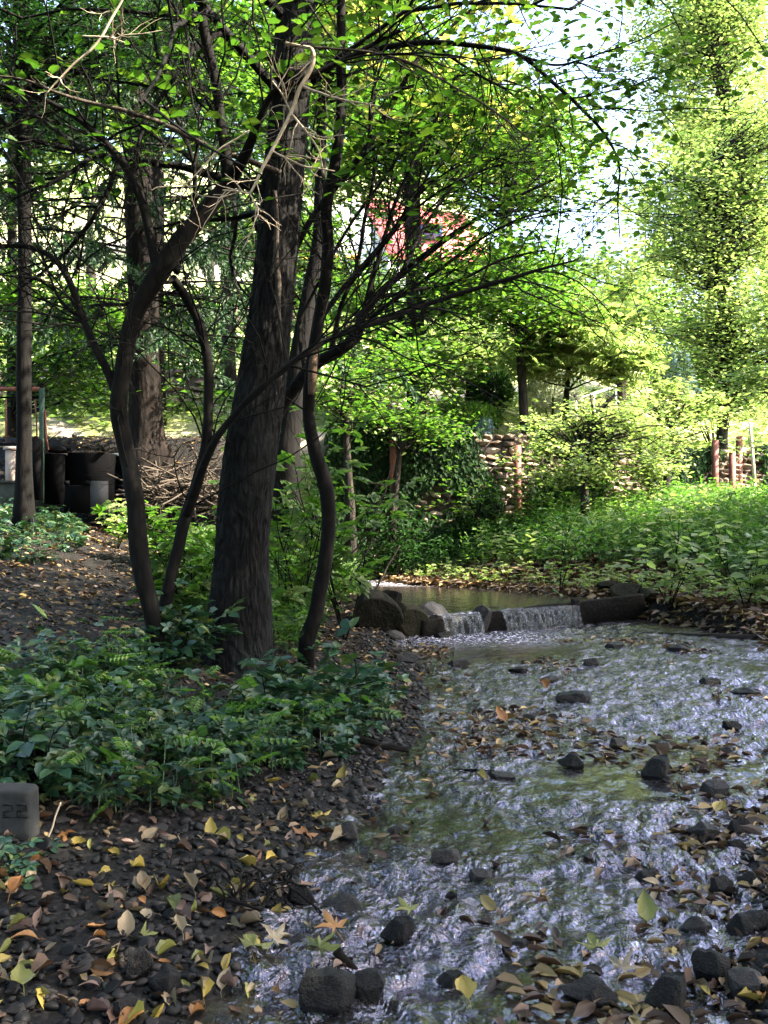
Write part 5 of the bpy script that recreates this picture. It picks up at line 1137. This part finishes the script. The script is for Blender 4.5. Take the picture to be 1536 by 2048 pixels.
dens = vn(np.stack([xx * 1.3, hh_ * 1.6], -1), 60) * .9 + (u - .5) * .5 + .38 - 1.5 * np.exp(-((xx - 1.62 - .38 * (1 - u)) / (.40 * (.30 + .7 * u))) ** 2) - .9 * np.exp(-((xx - 5.4) / .7) ** 2) + .25 * (xx < 1.2)  # leaf gap shaped as the sun patch; leaves around it stand for shadow
m_ = dens > r.uniform(-.1, .5, n); xx, hh_ = xx[m_], hh_[m_]; n = len(xx)
mb = MB(); nr_ = np.column_stack([r.normal(.2, .35, n), np.full(n, -1.0), r.normal(.3, .4, n)]); dd_ = np.column_stack([r.normal(0, .6, n), r.normal(-.2, .2, n), np.full(n, -1.0)])
mb.scatter(*T_LEAF, np.column_stack([xx, ywall(xx) - .10 - .10 * r.uniform(0, 1, n), hh_]), orient(dd_, nr_), .075 * r.uniform(.6, 1.4, n))
o = mb.build('wall_shade_ivy', M['leaf_dark'], origin=(0, 14, 1)); tag(o, 'dark ivy on the retaining wall, also darkening it where shadow falls', 'ivy')
for px, Y, top, lab in ((786, 13.85, 880, 'dark iron rail standing against the shaded part of the wall'), (1036, 14.35, 890, 'pinkish iron rail at the right edge of the sunlit wall stones'), (1432, 16.35, 880, 'left rusty iron rail on the sunlit far end of the wall'),
                        (1466, 16.6, 905, 'middle rusty iron rail on the sunlit far end of the wall'), (1480, 17.0, 872, 'right rusty iron rail on the sunlit far end of the wall'), (1500, 15.6, 845, 'slender pale yellow pole leaning at the far right')):
    x = (px - 768) * Y / F; z0 = hz(x, Y) - .1; z1 = H + (1024 - top) * Y / F
    mb = MB()
    if 'pole' in lab: mb.tube(A([[x + .12, Y, z0], [x + .06, Y, (z0 + z1) / 2], [x, Y, z1]]), .028, 8)
    else:
        mb.box((x, Y, (z0 + z1) / 2), (.09, .012, z1 - z0)); mb.box((x, Y + .035, (z0 + z1) / 2), (.012, .058, z1 - z0)); mb.box((x, Y + .072, (z0 + z1) / 2), (.09, .012, z1 - z0))
    o = mb.build('wooden_pole' if 'pole' in lab else 'iron_rail', M['bark_sun'] if 'pole' in lab else M['rust'], origin=(x, Y, z0)); tag(o, lab, 'pole' if 'pole' in lab else 'rail', None if 'pole' in lab else 'iron rails set against the retaining wall')
stonewall('terrace_wall', 'grey dry stone terrace wall behind the left trees', [(-7.5, 15.9), (-5.5, 15.9), (-3.5, 16.0), (-2.2, 16.2)], 2.5, 3.25, 6, sx=.26, sz=.13)
stonewall('terrace_wall', 'upper pale terrace wall on the left hillside', [(-9, 22.5), (-6, 22.6), (-3.4, 22.8), (-1.5, 23.2)], 4.4, 5.7, 7, sx=.4, sz=.22)
# pale bare slope
def slope_patch(name, label, poly, seed):
    pass

# white railing
def railing():
    Y = 16.3; a = P(1152, 800, Y); b = P(1232, 772, Y + .3)
    t = thing('white_railing', 'white painted tube railing half hidden behind leaves on the terrace', 'railing', (a[0], a[1], hz(a[0], a[1])))
    mb = MB(); mb.tube(A([a, (a + b) / 2, b]), .022, 8); mb.build('rail', M['white'], t, smooth=True)
    for f in (0, .45, 1):
        q = a + (b - a) * f; mb = MB(); mb.tube(A([[q[0], q[1], hz(q[0], q[1]) - .05], [q[0], q[1], q[2] - .01]]), .018, 8); mb.build('post', M['white'], t, smooth=True)
railing()
# gate frame
Yg_ = 11.3
def gp(px, py, dy=0): return P(px, py, Yg_ + dy)
base_z = hz(gp(60, 1000)[0], Yg_)
t = thing('gate', 'open metal gate frame with rusty bars behind the black trunk', 'gate', tuple(gp(60, 1000)))
mb = MB(); q = gp(84, 776); zb = gp(84, 1005)[2]; mb.box((q[0], q[1], (q[2] + zb) / 2), (.05, .05, q[2] - zb)); mb.build('post', M['metalgreen'], t)
mb = MB(); a, b = gp(-60, 778), gp(79, 778); mb.box(((a[0] + b[0]) / 2, a[1], a[2]), (b[0] - a[0], .04, .045)); mb.build('rail', M['rust'], t)
mb = MB(); a, b = gp(-60, 795), gp(79, 795); mb.box(((a[0] + b[0]) / 2, a[1], a[2]), (b[0] - a[0], .02, .02)); mb.build('rail', M['black'], t)
mb = MB(); a, b = gp(-60, 888), gp(79, 888); mb.box(((a[0] + b[0]) / 2, a[1], a[2]), (b[0] - a[0], .015, .015)); mb.build('rail', M['black'], t)
mb = MB(); mb.tube(A([gp(70, 798), gp(73, 840), gp(74, 885)]), .010, 6); mb.build('bar', M['rust'], t)
mb = MB(); mb.tube(A([gp(12, 798), gp(12, 885)]), .010, 6); mb.build('bar', M['rust'], t)
mb = MB(); mb.tube(A([gp(90, 820), gp(92, 870), gp(96, 900)]), .014, 6); mb.build('hinge_rod', M['rust'], t)
mb = MB(); a = gp(80, 880); b = gp(80, 1000); mb.box((a[0], a[1] - .1, (a[2] + b[2]) / 2), (.10, .10, a[2] - b[2])); tag(mb.build('fence_post', M['black'], origin=(a[0], a[1] - .1, b[2])), 'short thick black post in front of the gate upright', 'post')
mb = MB(); a = gp(23, 900, .8); b = gp(23, 975, .8); mb.box((a[0], a[1], (a[2] + b[2]) / 2), (.11, .11, a[2] - b[2])); mb.box((a[0], a[1], a[2] + .02), (.15, .15, .04)); tag(mb.build('stone_post', M['paleearth'], origin=(a[0], a[1], b[2])), 'pale pinkish stone post low behind the gate at the left edge', 'post')
a, b = gp(-80, 966), gp(98, 966); zb = gp(0, 1045)[2]; mb = MB(); mb.box(((a[0] + b[0]) / 2, a[1] + .25, (a[2] + zb) / 2), (b[0] - a[0], .22, a[2] - zb)); mb.box(((a[0] + b[0]) / 2, a[1] + .25, a[2] + .017), (b[0] - a[0] + .04, .26, .03))
tag(mb.build('low_wall', M['concrete'], origin=(a[0], a[1], zb)), 'low mossy concrete wall under the gate', 'wall')
# compost bins
def ribbed_bin(name, label, px0, px1, pyt, pyb, dep, dy, lid=False, taper=.94, n=1):
    Yb = Yg_ + dy; a = P(px0, pyb, Yb); b = P(px1, pyt, Yb); w = b[0] - a[0]; h = b[2] - a[2]; cx = (a[0] + b[0]) / 2; cy = Yb + dep / 2
    t = thing(name, label, 'bin', (cx, cy, a[2]))
    mb = MB(); lev = np.linspace(0, 1, n + 1)
    for i in range(n):
        z0, z1 = a[2] + h * lev[i], a[2] + h * lev[i + 1] - .012; s0 = 1 + (taper - 1) * lev[i]; s1 = 1 + (taper - 1) * lev[i + 1]
        for sx, sy in ((0, -1), (0, 1), (-1, 0), (1, 0)):
            if sy: v = [[-w / 2 * s0, sy * dep / 2 * s0], [w / 2 * s0, sy * dep / 2 * s0]]
            mb_ = None
        ring = lambda s, z, o: [[cx + x * w / 2 * s + o * np.sign(x), cy + y * dep / 2 * s + o * np.sign(y), z] for x, y in ((-1, -1), (1, -1), (1, 1), (-1, 1))]
        V = A(ring(s0, z0, 0) + ring(s1, z1 - .02, 0) + ring(s1, z1 - .005, .0) + ring(s1, z1, -.004)); f = []
        for l in range(3):
            for j in range(4): f.append([4 * l + j, 4 * l + (j + 1) % 4, 4 * l + 4 + (j + 1) % 4, 4 * l + 4 + j])
        f.append([12, 13, 14, 15]); f.append([3, 2, 1, 0]); mb.add(V, f)
    mb.build('body', M['black'], t)
    if lid:
        mb = MB(); c = (cx, cy, b[2] + .03)
        v = I2 * A([w / 2 * 1.05, dep / 2 * 1.05, .06]); v[:, 2] = np.maximum(v[:, 2], -.02); mb.add(v + A(c), IF2); mb.build('lid', M['black'], t, smooth=True)
    else:
        mb = MB()
        for sx in (-1, 1): mb.box((cx + sx * (w / 2 * taper - .02), cy - dep / 2 * taper, b[2] + .015), (.05, .05, .04))
        mb.build('rim_lugs', M['black'], t)
ribbed_bin('compost_bin', 'tall black bin with domed lid beside the gate post', 88, 124, 905, 1008, .35, 0, True)
ribbed_bin('compost_bin', 'wide black ribbed compost box right of the domed bin', 132, 214, 902, 1012, .5, .1)
ribbed_bin('compost_bin', 'low black crate in front of the wide compost box', 128, 180, 968, 1026, .3, -.45)
a, b = gp(181, 1028, -.4), gp(216, 962, -.4); mb = MB(); mb.box(((a[0] + b[0]) / 2, a[1], (a[2] + b[2]) / 2), (b[0] - a[0], .03, b[2] - a[2]), A([[math.cos(.25), -math.sin(.25), 0], [math.sin(.25), math.cos(.25), 0], [0, 0, 1]]))
tag(mb.build('grey_board', M['greyboard'], origin=(a[0], a[1], a[2])), 'upright grey board leaning beside the low black crate', 'board')
a, b = gp(216, 1010, .9), gp(262, 912, .9); mb = MB(); mb.box(((a[0] + b[0]) / 2, a[1], (a[2] + b[2]) / 2), (b[0] - a[0], .3, b[2] - a[2] - .02)); tag(mb.build('storage_box', M['black'], origin=(a[0], a[1], a[2])), 'dark box with sunlit top between compost box and shrub stem', 'box')
mb = MB(); mb.box(((a[0] + b[0]) / 2, a[1], b[2] + .008), (b[0] - a[0] + .05, .36, .03)); tag(mb.build('white_board', M['white'], origin=(a[0], a[1], b[2])), 'bright white board lying on the dark storage box', 'board')
# carved stone
Ys = 2.78; a, b = P(-85, 1790, Ys), P(60, 1582, Ys); zb = hz(-1.0, 2.78) - .05
t = thing('carved_stone', 'short worn stone post with carved numerals at the left edge', 'stone post', ((a[0] + b[0]) / 2, Ys + .08, zb + .05))
w = b[0] - a[0]; n1, n2 = 26, 30; mb = MB()
gxx = np.linspace(-1, 1, n1); top = b[2]
ring = []; ang = np.linspace(0, 2 * math.pi, 60, endpoint=False)
sq = np.stack([np.sign(np.cos(ang)) * np.abs(np.cos(ang)) ** .3, np.sign(np.sin(ang)) * np.abs(np.sin(ang)) ** .3], -1)
lv_ = np.concatenate([np.linspace(0, .93, 26), [.96, .98, .995, 1.0, 1.0, 1.0]]); scl = np.concatenate([np.ones(26), [.985, .96, .92, .86, .5, .02]])
V = []
for l, s in zip(lv_, scl): V.append(np.column_stack([(a[0] + b[0]) / 2 + sq[:, 0] * w / 2 * s, Ys + .045 + sq[:, 1] * .045 * s, np.full(60, zb + (top - zb) * l)]))
V = A(V); V += (.004 * fbm(V * 22, 3, 5))[..., None] * A([1, 1, .5]); k = 60; n = len(lv_)
i = np.arange(n - 1)[:, None] * k; j = np.arange(k)[None]; mb.add(V.reshape(-1, 3), np.stack([i + j, i + (j + 1) % k, i + k + (j + 1) % k, i + k + j], -1).reshape(-1, 4))
mb.build('body', M['milestone'], t, smooth=True)
M['carve'] = rough_mat('carved_groove', [(.002, .002, .002), (.004, .004, .004)], scale=20)
pc = P(31, 1634, Ys - .002); mb = MB()
for ox in (-.031, .007):
    for (x0, z0), (x1, z1) in (((0, .034), (.024, .034)), ((.024, .034), (.024, .019)), ((.024, .019), (0, .015)), ((0, .015), (0, 0)), ((0, 0), (.026, 0))):
        dx, dz = x1 - x0, z1 - z0; l_ = math.hypot(dx, dz) + .004; an_ = math.atan2(dz, dx)
        mb.box((pc[0] + ox + (x0 + x1) / 2, pc[1], pc[2] + (z0 + z1) / 2), (l_, .006 + .0004 * abs(dx), .0045), A([[math.cos(an_), 0, -math.sin(an_)], [0, 1, 0], [math.sin(an_), 0, math.cos(an_)]]))
mb.build('numerals', M['carve'], t)

# brushwood heap
hx, hy = (392 - 768) * 11.6 / F, 11.6
r = np.random.default_rng(31)
mb = MB(); v = I3 * A([.75, .5, .80]); v *= (1 + .2 * fbm(I3 * 2.5, 3, 3))[:, None]; mb.add(v + A([hx, hy + .1, hz(hx, hy) + .05]), IF3); tag(mb.build('earth_heap', M['ground'], smooth=True, origin=(hx, hy, hz(hx, hy))), 'dark earth heap under the cut brushwood', 'heap')
STK = []
for k in range(5):
    m1 = MB(); q = twigpath(A([0, -.5, 0]), A([0, 1, .02]), 1.0, 8, .10, 0, r); m1.tube(q, np.linspace(.009, .003, 9), 5); tp_ = []
    for _ in range(3): spray(m1, q[int(r.integers(2, 7))], A([r.normal(0, .5), 1, r.normal(0, .3)]), r.uniform(.2, .4), .004, 0, r, tp_, 0, 1)
    o = m1.build('stick_source', M['bark_twig']); STK.append(o.data); bpy.data.objects.remove(o)
for i in range(150):
    u = r.uniform(-1, 1); vv = r.uniform(-.8, .8); x = hx + u * .66; y = hy - .22 + vv * .35; hh = .80 * math.sqrt(max(0, 1 - u * u * .8 - vv * vv * .5))
    o = bpy.data.objects.new('cut_branch', STK[i % 5]); S.collection.objects.link(o)
    o.location = (x, y, hz(hx, hy) + .08 + hh * r.uniform(.75, 1.12)); o.rotation_euler = (r.normal(-.1, .42) - .3 * u, r.uniform(0, 6.28), -1.0 + r.normal(0, .8)); sc = r.uniform(.7, 1.35); o.scale = (1.3, sc, 1.3)
    tag(o, 'thin reddish brown cut branch lying in the brushwood heap', 'branch', 'cut branches heaped behind the shrub')

# log at right of the stream, sticks and roots
Yl = 8.45
t = thing('log', 'dark waterlogged log lying along the right edge of the stream', 'log', tuple(P(1420, 1285, Yl)))
p_, r_ = limb([(1285, 1270, 8.6, 9), (1310, 1273, 8.55, 12), (1360, 1275, 8.5, 14), (1420, 1279, 8.4, 18), (1480, 1283, 8.3, 26), (1560, 1288, 8.25, 30)], 30)
mb = MB(); mb.tube(p_ + A([0, 0, .01]), r_, 12, disp=bark_disp(4, .12)); mb.build('bole', M['wetwood'], t, smooth=True)
p_, r_ = limb([(1460, 1283, 8.35, 12), (1490, 1272, 8.4, 8), (1530, 1264, 8.45, 5)], 10); mb = MB(); mb.tube(p_, r_, 7); mb.build('branch_stub', M['wetwood'], t, smooth=True)
STI = [([(455, 1800), (500, 1812), (540, 1824)], 9, 'thin brown stick lying from the root tangle to the side pool'), ([(420, 1722), (455, 1745), (462, 1775)], 6, 'bent bare root hanging over the root tangle'),
       ([(85, 1706), (97, 1668), (122, 1606)], 5, 'single pale straw leaning beside the carved stone'), ([(822, 1640), (850, 1675), (858, 1700)], 5, 'dark twig poking out of the riffle'),
       ([(672, 1900), (700, 1930), (735, 1975), (800, 2040)], 20, 'black forked driftwood by the large grey stone'), ([(735, 1975), (745, 1920), (748, 1900)], 16, 'stub of driftwood standing in foam'),
       ([(905, 1600), (950, 1585), (990, 1575)], 4, 'slender twig floating in midstream'), ([(520, 1470), (560, 1430), (600, 1400)], 5, 'dead bramble cane across the undergrowth'),
       ([(820, 1440), (838, 1420), (832, 1470)], 9, 'pinkish root at the shore between brambles and water'), ([(700, 1470), (760, 1490), (820, 1500)], 16, 'dark rotten branch half buried at the edge of the brambles'),
       ([(405, 1258), (470, 1270), (520, 1300), (560, 1322)], 5, 'thin dead cane leaning across the base of the big trunk')]
for pts, w, lab in STI:
    q = [];
    g0 = G(*pts[len(pts) // 2])
    for i, (x, y) in enumerate(pts):
        g = P(x, y, max(.3, g0[1] - .06)); zg = max(hz(g[0], g[1]), 0) + .01
        if 'straw' in lab or 'hanging' in lab or 'across' in lab or 'stub' in lab or 'poking' in lab or 'forked' in lab: pass
        else: g[2] = max(g[2], zg)
        q.append(g)
    p_ = catmull(q, 8 * len(q)); p_ = p_ + .004 * np.stack([vn(p_ * 25, 3), vn(p_ * 25, 4), vn(p_ * 25, 5)], -1)
    mb = MB(); mb.tube(p_, np.linspace(w / 2 * g0[1] / F, w / 3 * g0[1] / F, len(p_)), 8); o = mb.build('stick', M['bark_sun'] if 'straw' in lab else (M['bark_shrub'] if w < 12 else M['wetwood']), smooth=True, origin=q[0]); tag(o, lab, 'stick', 'loose sticks and roots along the shore')
# root tangle hollow
g = G(470, 1790); r = np.random.default_rng(77); mb = MB(); tp_ = []
for k in range(26):
    spray(mb, g + A([r.uniform(-.14, .2), r.uniform(-.05, .12), .035 + r.uniform(0, .03)]), A([r.normal(0, .6), -.7, -.25]), r.uniform(.08, .2), .004, 1, r, tp_, .12, 3, .3)
tag(mb.build('root_tangle', M['bark_shrub'], origin=g), 'tangle of fine dark roots on the eroded left shore', 'roots')

# ---- buildings on the hill
Yh = 36
def poly(mb, pts, th):
    """thick polygon from 3D corner points"""
    p = A(pts, float); n = np.cross(p[1] - p[0], p[2] - p[0]); n /= np.linalg.norm(n); k = len(p)
    mb.add(np.vstack([p, p - n * th]), [list(range(k))]); b = mb.n - 2 * k
    mb.f.append(A([[b + k + q for q in reversed(range(k))]])); mb.f.append(A([[b + q, b + k + q, b + k + (q + 1) % k, b + (q + 1) % k] for q in range(k)]))
hb = P(700, 560, Yh); t = thing('red_roofed_house', 'white walled house with red tiled roof seen through the branches', 'house', (float(hb[0]), Yh, hz(float(hb[0]), Yh)))
e0, e1, rg0, rg1 = P(782, 508, Yh), P(985, 528, Yh + 2), P(722, 392, Yh + 3.5), P(930, 430, Yh + 6)
mb = MB(); poly(mb, [e0, e1, rg1, rg0], .14); mb.build('roof', M['roof'], t)
bz = hb[2] - 1.5
l0 = P(585, 508, Yh + 1.5)
mb = MB(); poly(mb, [[l0[0], l0[1], bz], [e0[0] - .1, e0[1] + .05, bz], [e0[0] - .1, e0[1] + .05, e0[2] - .12], [rg0[0] - .1, rg0[1], rg0[2] - .1], [l0[0], l0[1], l0[2] + 1.4]], .25); mb.build('gable_wall', M['white'], t)
mb = MB(); poly(mb, [[e0[0], e0[1] + .3, bz], [e1[0], e1[1] + .3, bz], [e1[0], e1[1] + .3, e1[2] - .1], [e0[0], e0[1] + .3, e0[2] - .1]], .25); mb.build('front_wall', M['white'], t)
c = P(862, 462, Yh + 2.0); c[1] = Yh + 2.2
mb = MB(); mb.box((c[0], c[1], c[2]), (.85, .9, .45)); fr_ = mb.build('dormer', M['blue'], t)
mb = MB(); mb.box((c[0], c[1] - .46, c[2]), (.65, .03, .3)); mb.build('pane', M['black'], fr_)
mb = MB(); poly(mb, [c + A([-.55, -.6, .24]), c + A([.55, -.6, .24]), c + A([.55, .7, .36]), c + A([-.55, .7, .36])], .06); mb.build('dormer_roof', M['roof'], t)
for dx in (590, 650):
    q = P(dx, 470, Yh + 1.0); mb = MB(); mb.box((q[0], q[1] + .2, q[2]), (.6, .06, .7)); w_ = mb.build('window', M['greyboard'], t)
# orange parasol
q = P(606, 500, 30); zg = hz(q[0], 30); t = thing('parasol', 'orange garden parasol just right of the big trunk', 'parasol', (q[0], 30, zg))
mb = MB(); mb.tube(A([[q[0], 30, zg - .1], [q[0], 30, q[2] + .05]]), .025, 8); mb.build('pole', M['white'], t)
mb = MB(); k = 10; aa = np.arange(k) * 2 * math.pi / k; V = [[q[0], 30, q[2]]] + [[q[0] + .62 * math.cos(x), 30 + .62 * math.sin(x), q[2] - .22] for x in aa] + [[q[0] + .64 * math.cos(x), 30 + .64 * math.sin(x), q[2] - .62] for x in aa]
mb.add(V[:1] + V[1:], [[0, 1 + j, 1 + (j + 1) % k] for j in range(k)]); b = mb.n - len(V); mb.f.append(A([[b + 1 + j, b + 1 + k + j, b + 1 + k + (j + 1) % k, b + 1 + (j + 1) % k] for j in range(k)])); mb.build('canopy', M['orange'], t)
# orange banner strip fence
a, b = P(625, 514, 31), P(715, 510, 31); mb = MB(); mb.box(((a[0] + b[0]) / 2, 31, a[2]), (b[0] - a[0], .08, .14)); z = hz(a[0], 31)
t = thing('orange_railing', 'orange horizontal rail in front of the white gable', 'railing', (a[0], 31, z)); mb.build('rail', M['orange'], t)
for f in (0.03, .97):
    mb = MB(); x = a[0] + (b[0] - a[0]) * f; mb.box((x, 31.06, (z + a[2]) / 2), (.07, .03, a[2] - z + .1)); mb.build('post', M['orange'], t)
# second pale house behind left trees
q = P(330, 640, 27); zg = hz(q[0], 27)
# ---- unseen trees: right row shades the stream, left and rear added to block skylight
def shade_tree(x, y, h, cr, cz, seed, label, n=260):
    r = np.random.default_rng(seed); z0 = hz(x, y)
    t = thing('unseen_tree', label, 'tree', (x, y, z0))
    p = catmull([[x, y, z0 - .1], [x + .1, y, h * .3], [x - .1, y + .1, h * .6], [x, y, h * .95]], 30); mb = MB(); mb.tube(p, np.linspace(.2, .04, 30), 14, disp=bark_disp(seed, .06)); mb.build('trunk', M['bark_bg'], t, smooth=True)
    q = A([x, y, cz]) + disc(r, n) * A(cr); mb = MB()
    for c in q[::2]:
        i = int(np.clip((c[2] - 1.2) / h * 30, 6, 29)); mb.tube(catmull([p[i], (p[i] + c) / 2 + r.normal(0, .15, 3), c], 6), np.linspace(.03, .006, 6), 4, cap=False)
    mb.build('branches', M['bark_bg'], t)
    pos = np.repeat(q, 60, 0) + r.normal(0, 1, (n * 60, 3)) * A([.4, .4, .25]); lv = MB(); lv.scatter(*T_RHOMB, pos, rnd_orient(len(pos), r, .6), .15 * r.uniform(.6, 1.3, len(pos))); lv.build('crown', M['leaf_green'], t)
shade_tree(7.2, 3.0, 10.5, (2.3, 2.6, 3.4), 6.6, 201, 'alder standing outside the right edge near the camera')
shade_tree(7.6, 6.8, 10.0, (2.2, 2.4, 3.2), 6.3, 202, 'alder standing outside the right edge beside the weir')
shade_tree(6.6, -1.0, 10.0, (2.3, 2.6, 3.4), 6.2, 203, 'alder standing to the right behind the camera')
shade_tree(8.6, 9.6, 8.0, (1.8, 1.3, 2.0), 5.0, 204, 'alder outside the right edge beyond the weir')
shade_tree(-3.6, -1.2, 8.5, (3.2, 2.6, 2.4), 6.2, 205, 'unseen broad tree added behind the camera to the left for shade', 320)
shade_tree(-4.2, 2.6, 8.0, (2.8, 2.2, 1.7), 6.0, 207, 'unseen tree added outside the left edge to shade the bank', 300)
shade_tree(1.5, -4.0, 9.5, (3.4, 2.6, 2.8), 6.6, 206, 'unseen broad tree added behind the camera to block skylight', 320)
def copy_tree(src, x, y, rz, sc, label):
    def cp(o, par):
        c = o.copy(); S.collection.objects.link(c); c.parent = par
        for ch in [q for q in o.children]: cp(ch, c)
        return c
    c = cp(src, None); c.location = (x, y, hz(x, y)); c.rotation_euler = (0, 0, rz); c.scale = (sc,) * 3; c['label'] = label; c['group'] = 'unseen trees added around the camera to block skylight'
bpy.context.view_layer.update()
src = [o for o in bpy.data.objects if o.name.startswith('unseen_tree') and o.parent is None]
for i, (x, y, sc, lab) in enumerate([(-7.5, 5.2, 1.0, 'added shade tree beyond the left edge level with the big trunk'), (-7.6, -1.5, 1.1, 'added shade tree far left of the camera'), (-4.8, -6.0, 1.2, 'added shade tree behind the camera at the far left'),
      (4.8, -6.5, 1.15, 'added shade tree behind the camera at the far right'), (9.8, -3.5, 1.1, 'tall added shade tree far right and behind'), (-.8, -7.5, 1.3, 'tallest added shade tree straight behind the camera'), (-10.5, 8.5, 1.1, 'added shade tree left of the gate outside the frame'), (10.5, 1.0, 1.15, 'second row added shade tree to the right of the stream')]):
    copy_tree(src[(4, 5, 6)[i % 3]], x, y, i * 1.3, sc, lab)  # copies out of view, added to dim the skylight on the foreground
for o in bpy.data.objects:
    if '_o' in o: del o['_o']
